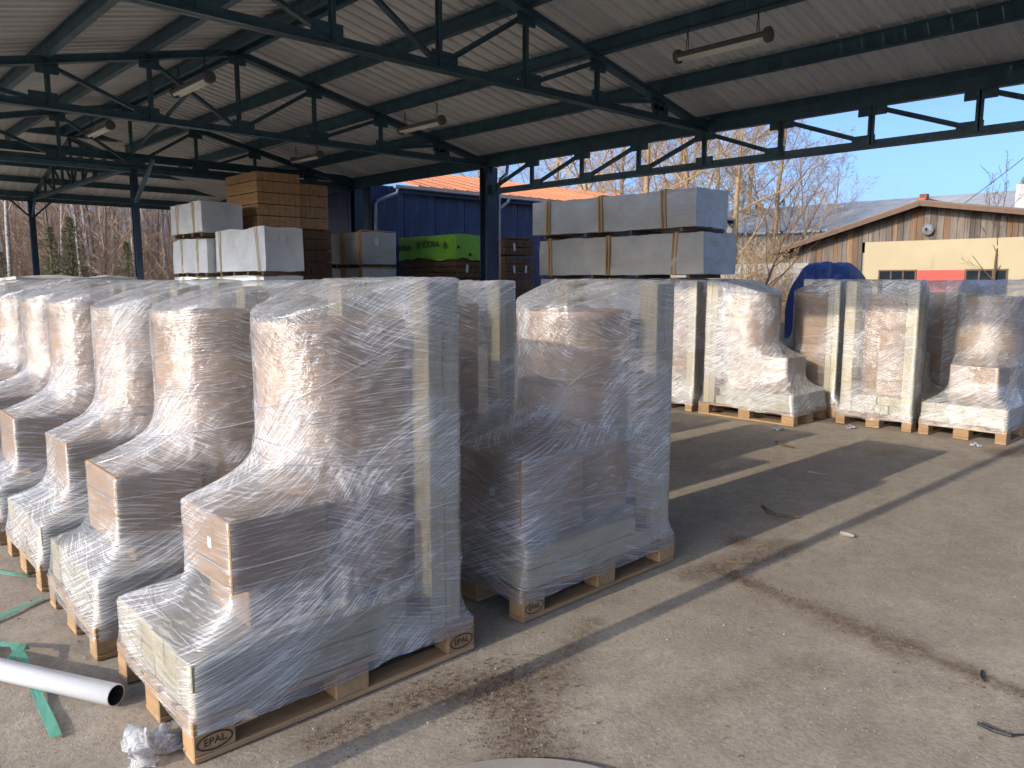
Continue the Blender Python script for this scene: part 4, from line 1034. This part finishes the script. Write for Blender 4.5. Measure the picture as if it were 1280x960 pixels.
x, y = at_px(1243, 26); plant_tree('sapling', T['sapling2'], x, y, .95, 1.0, 'bare upright sapling in front of the cream barn wall', 'sapling')
brush_mass('scrub', 200, (905,990), (27,36), (1.0,3.6), 6, 'pale dry scrub between the grey packs and the barn', 'bark_warm')
brush_mass('distant_scrub', 500, (560,1120), (75,110), (6,11), 8, 'far leafless wood on the skyline', 'bark_warm')
up_ = empty('utility_pole', (24.5,2.2,0)); tag(up_, 'utility pole with a single wire, just right of the picture', 'pole')
MB().tube([(0,0,0),(0,0,9)], [.14,.10], 10).build('shaft', M['bark'], up_, True); bpart('crossarm', -.05,.05,-.6,.6,8.5,8.62, M['bark'], up_)
a, b_ = Vector((24.5,2.2,8.55)), Vector((34,11.0,4.1))
tag(MB().tube([a.lerp(b_, k/10)+Vector((0,0,-.25*math.sin(math.pi*k/10))) for k in range(11)], .014, 4).build('overhead_wire', M['wire']), 'overhead wire slanting across the blue sky to the barn', 'wire')

# ------------------------------------------------------------------ things lying on the ground
pp = empty('plastic_pipe', (.5,3.4,.042)); tag(pp, 'white plastic pipe lying beside the left row, open end to the camera', 'pipe')
p0, p1 = Vector((.775,2.985,.044)), Vector((-.15,4.75,.044)); off = Vector((.5,3.4,.042))
d = (p1-p0).normalized(); n = 20; sd = d.cross(Vector((0,0,1))).normalized(); u_ = sd.cross(d)
def ringp(c, r): return [c-off+(sd*math.cos(2*math.pi*k/n)+u_*math.sin(2*math.pi*k/n))*r for k in range(n)]
b = MB(); vs = ringp(p0,.041)+ringp(p1,.041)+ringp(p0,.037); b.add(vs, [(k,(k+1)%n,n+(k+1)%n,n+k) for k in range(n)]+[(2*n+k,2*n+(k+1)%n,(k+1)%n,k) for k in range(n)])
b.build('shell', M['pvc'], pp, True)
b = MB(); vs = ringp(p0,.037)+ringp(p1,.037); b.add(vs, [(n+k,n+(k+1)%n,(k+1)%n,k) for k in range(n)]+[tuple(range(n,2*n))]); b.build('bore', M['pvc_dark'], pp, True)
def strap(pts, w, label, twist=0.0):
    b = MB(); vs = []; pts = [Vector(p) for p in pts]; k = len(pts)
    for i, p in enumerate(pts):
        t = (pts[min(i+1,k-1)]-pts[max(i-1,0)]); t.z = 0; t.normalize(); s = Vector((-t.y,t.x,twist*math.sin(i*1.3)*.6))*w/2
        vs += [p-s, p+s, p+s+Vector((0,0,.0015)), p-s+Vector((0,0,.0015))]
    fs = [(i*4+j, i*4+(j+1)%4, i*4+4+(j+1)%4, i*4+4+j) for i in range(k-1) for j in range(4)]+[(3,2,1,0),tuple((k-1)*4+j for j in range(4))]
    tag(b.add(vs,fs).build('strapping_band', M['strap_green']), label, 'strap', 'green strapping bands')
def gpt(u, v, z=0.006):               # where the sight line through a picture point meets the ground
    x = (u-640)/FPX; y = (480-v)/FPX; f = math.cos(PITCH)+y*math.sin(PITCH); w = -math.sin(PITCH)+y*math.cos(PITCH); t = (z-CAM_H)/w
    return ((f*math.cos(YAW)+x*math.sin(YAW))*t, (f*math.sin(YAW)-x*math.cos(YAW))*t, z)
strap([gpt(-30,812,.008),gpt(0,805,.03),gpt(18,806,.06),gpt(28,822,.05),gpt(40,850,.015),gpt(52,880,.008),gpt(64,905,.008),gpt(70,921,.008)], .035, 'green plastic strap bent over under the white pipe', .2)
strap([gpt(-30,786),gpt(0,772,.01),gpt(28,758,.012),gpt(54,748,.008)], .03, 'dark green strap pointing at the second load', .2)
strap([gpt(-20,712),gpt(0,715,.012),gpt(18,718,.02),gpt(36,720,.008)], .03, 'short green strap farthest up the left edge', .1)
strap([gpt(-5,836,.012),gpt(12,824,.05),gpt(24,812,.06),gpt(30,806,.05),gpt(34,812,.03)], .03, 'curled green strap end above the white pipe', .6)
def crumple(x, y, r, seed, label, h=.6):
    R = random.Random(seed); b = MB(); n, m = 22, 12
    vs = []
    for i in range(m+1):
        t = math.pi*.5*i/m
        for j in range(n):
            a = 2*math.pi*j/n; q = r*(1+.45*math.sin(3*a+seed)+.3*math.sin(7*a+i)+R.uniform(-.22,.22))
            vs.append((q*math.cos(t)*math.cos(a), q*math.cos(t)*math.sin(a), max(.003, h*q*math.sin(t)+R.uniform(-.012,.012))))
    b.add(vs, [(i*n+j,i*n+(j+1)%n,(i+1)*n+(j+1)%n,(i+1)*n+j) for i in range(m) for j in range(n)])
    me = b.mesh('film_scrap', M['film_loose'], True);
    for nm in ('m1','m2'): me.attributes.new(nm,'FLOAT','POINT').data.foreach_set('value', [.6]*len(me.vertices))
    uv = me.uv_layers.new(name='UVMap')
    for lp in me.loops: c = me.vertices[lp.vertex_index].co; uv.data[lp.index].uv = (c.x*3+c.z, c.y*3)
    tag(link('film_scrap', me, None, (x,y,.002)), label, 'film scrap', 'loose scraps of film')
x, y, _ = gpt(192,946); crumple(x, y+.03, .075, 2, 'crumpled tail of clear film at the foot of the nearest load', .8)
x, y, _ = gpt(972,537); crumple(x, y, .045, 3, 'small film scrap at the foot of the stepped sunlit load')
x, y, _ = gpt(1066,534); crumple(x-.05, y, .04, 5, 'small film scrap under the load with the tall flat end')
x, y, _ = gpt(1222,556); crumple(x-.05, y, .04, 8, 'small film scrap under the rightmost load')
def stick(u0,v0,u1,v1,r,label,mat='twig',bow=.02):
    a, c = Vector(gpt(u0,v0,r+.004)), Vector(gpt(u1,v1,r+.004)); m_ = (a+c)/2; s = (c-a).cross(Vector((0,0,1)))*bow*5
    tag(MB().tube([a, a.lerp(c,.3)+s*.7, a.lerp(c,.65)+s, c], [r,r*1.1,r*.9,r*.5], 6).build('stick', M[mat]), label, 'stick', 'sticks on the asphalt')
stick(953,633,998,646,.012,'dark curved stick on the shaded asphalt',bow=.06); stick(1010,589,1035,593,.010,'pale short stick on the shaded asphalt','pebble'); stick(970,552,992,559,.012,'thin stick near the stepped sunlit load')
stick(1051,666,1068,670,.014,'white splinter on the sunlit asphalt','pebble',0); stick(1222,904,1284,918,.006,'black bent wire at the lower right corner','wire',.05); stick(1228,838,1232,852,.005,'small black wire scrap at the right','wire')
stick(905,700,945,697,.004,'thin dark stalk beside the lone-standing load',bow=.08)
# pebbles, leaf litter and bark crumbs: uncountable
def scatter(name, n, fn, size, mat, label, flat=.6, seed=1):
    R = random.Random(seed); b = MB()
    for k in range(n):
        x, y = fn(R); s = R.uniform(*size); a = R.uniform(0,6.28); h = s*flat*R.uniform(.5,1.2); ca, sa = math.cos(a)*s, math.sin(a)*s
        el = R.uniform(.5,1)
        vs = [(x+ca,y+sa,.001),(x-sa*el,y+ca*el,.001),(x-ca,y-sa,.001),(x+sa*el,y-ca*el,.001),(x+R.uniform(-.3,.3)*s,y+R.uniform(-.3,.3)*s,.002+h)]
        b.add(vs, [(0,1,4),(1,2,4),(2,3,4),(3,0,4)])
    tag(b.build(name, M[mat]), label, 'debris', kind='stuff')
def anyw(R): return (R.uniform(.2,9.5)**1.0, R.uniform(-.6,4.5))
def nearw(R): d = R.uniform(1.6,5)**1.0; u = R.uniform(380,1320); return at_px(u, d)
scatter('gravel', 2600, nearw, (.0012,.0040), 'pebble', 'fine pale gravel strewn over the asphalt', .7, 5)
scatter('gravel_far', 900, anyw, (.003,.007), 'pebble', 'scattered small stones on the asphalt', .7, 6)
PATCH = [((2.12,2.06),(1.72,2.22),.10,700),((1.95,2.05),(1.66,1.70),.10,500),((3.64,2.25),(3.4,1.1),.045,500),((3.45,2.2),(4.3,2.1),.09,350),((8.55,3.6),(8.75,3.85),.14,350),((8.1,1.95),(8.6,1.7),.14,350),((4.08,2.35),(4.18,2.36),.04,120),((1.72,2.25),(1.2,2.3),.05,200),((3.37,.9),(3.3,0),.04,200)]
def litter(R):
    w = R.random()*sum(p[3] for p in PATCH)
    for a, c, r, n in PATCH:
        w -= n
        if w <= 0: break
    t = R.random(); return a[0]+(c[0]-a[0])*t+R.gauss(0,r), a[1]+(c[1]-a[1])*t+R.gauss(0,r)
scatter('leaf_litter', 3600, litter, (.002,.007), 'leaf', 'brown bark crumbs and leaf litter in drifts', .35, 7)
scatter('bark_crumbs', 700, anyw, (.003,.009), 'leaf', 'sparse bark crumbs across the asphalt', .4, 8)
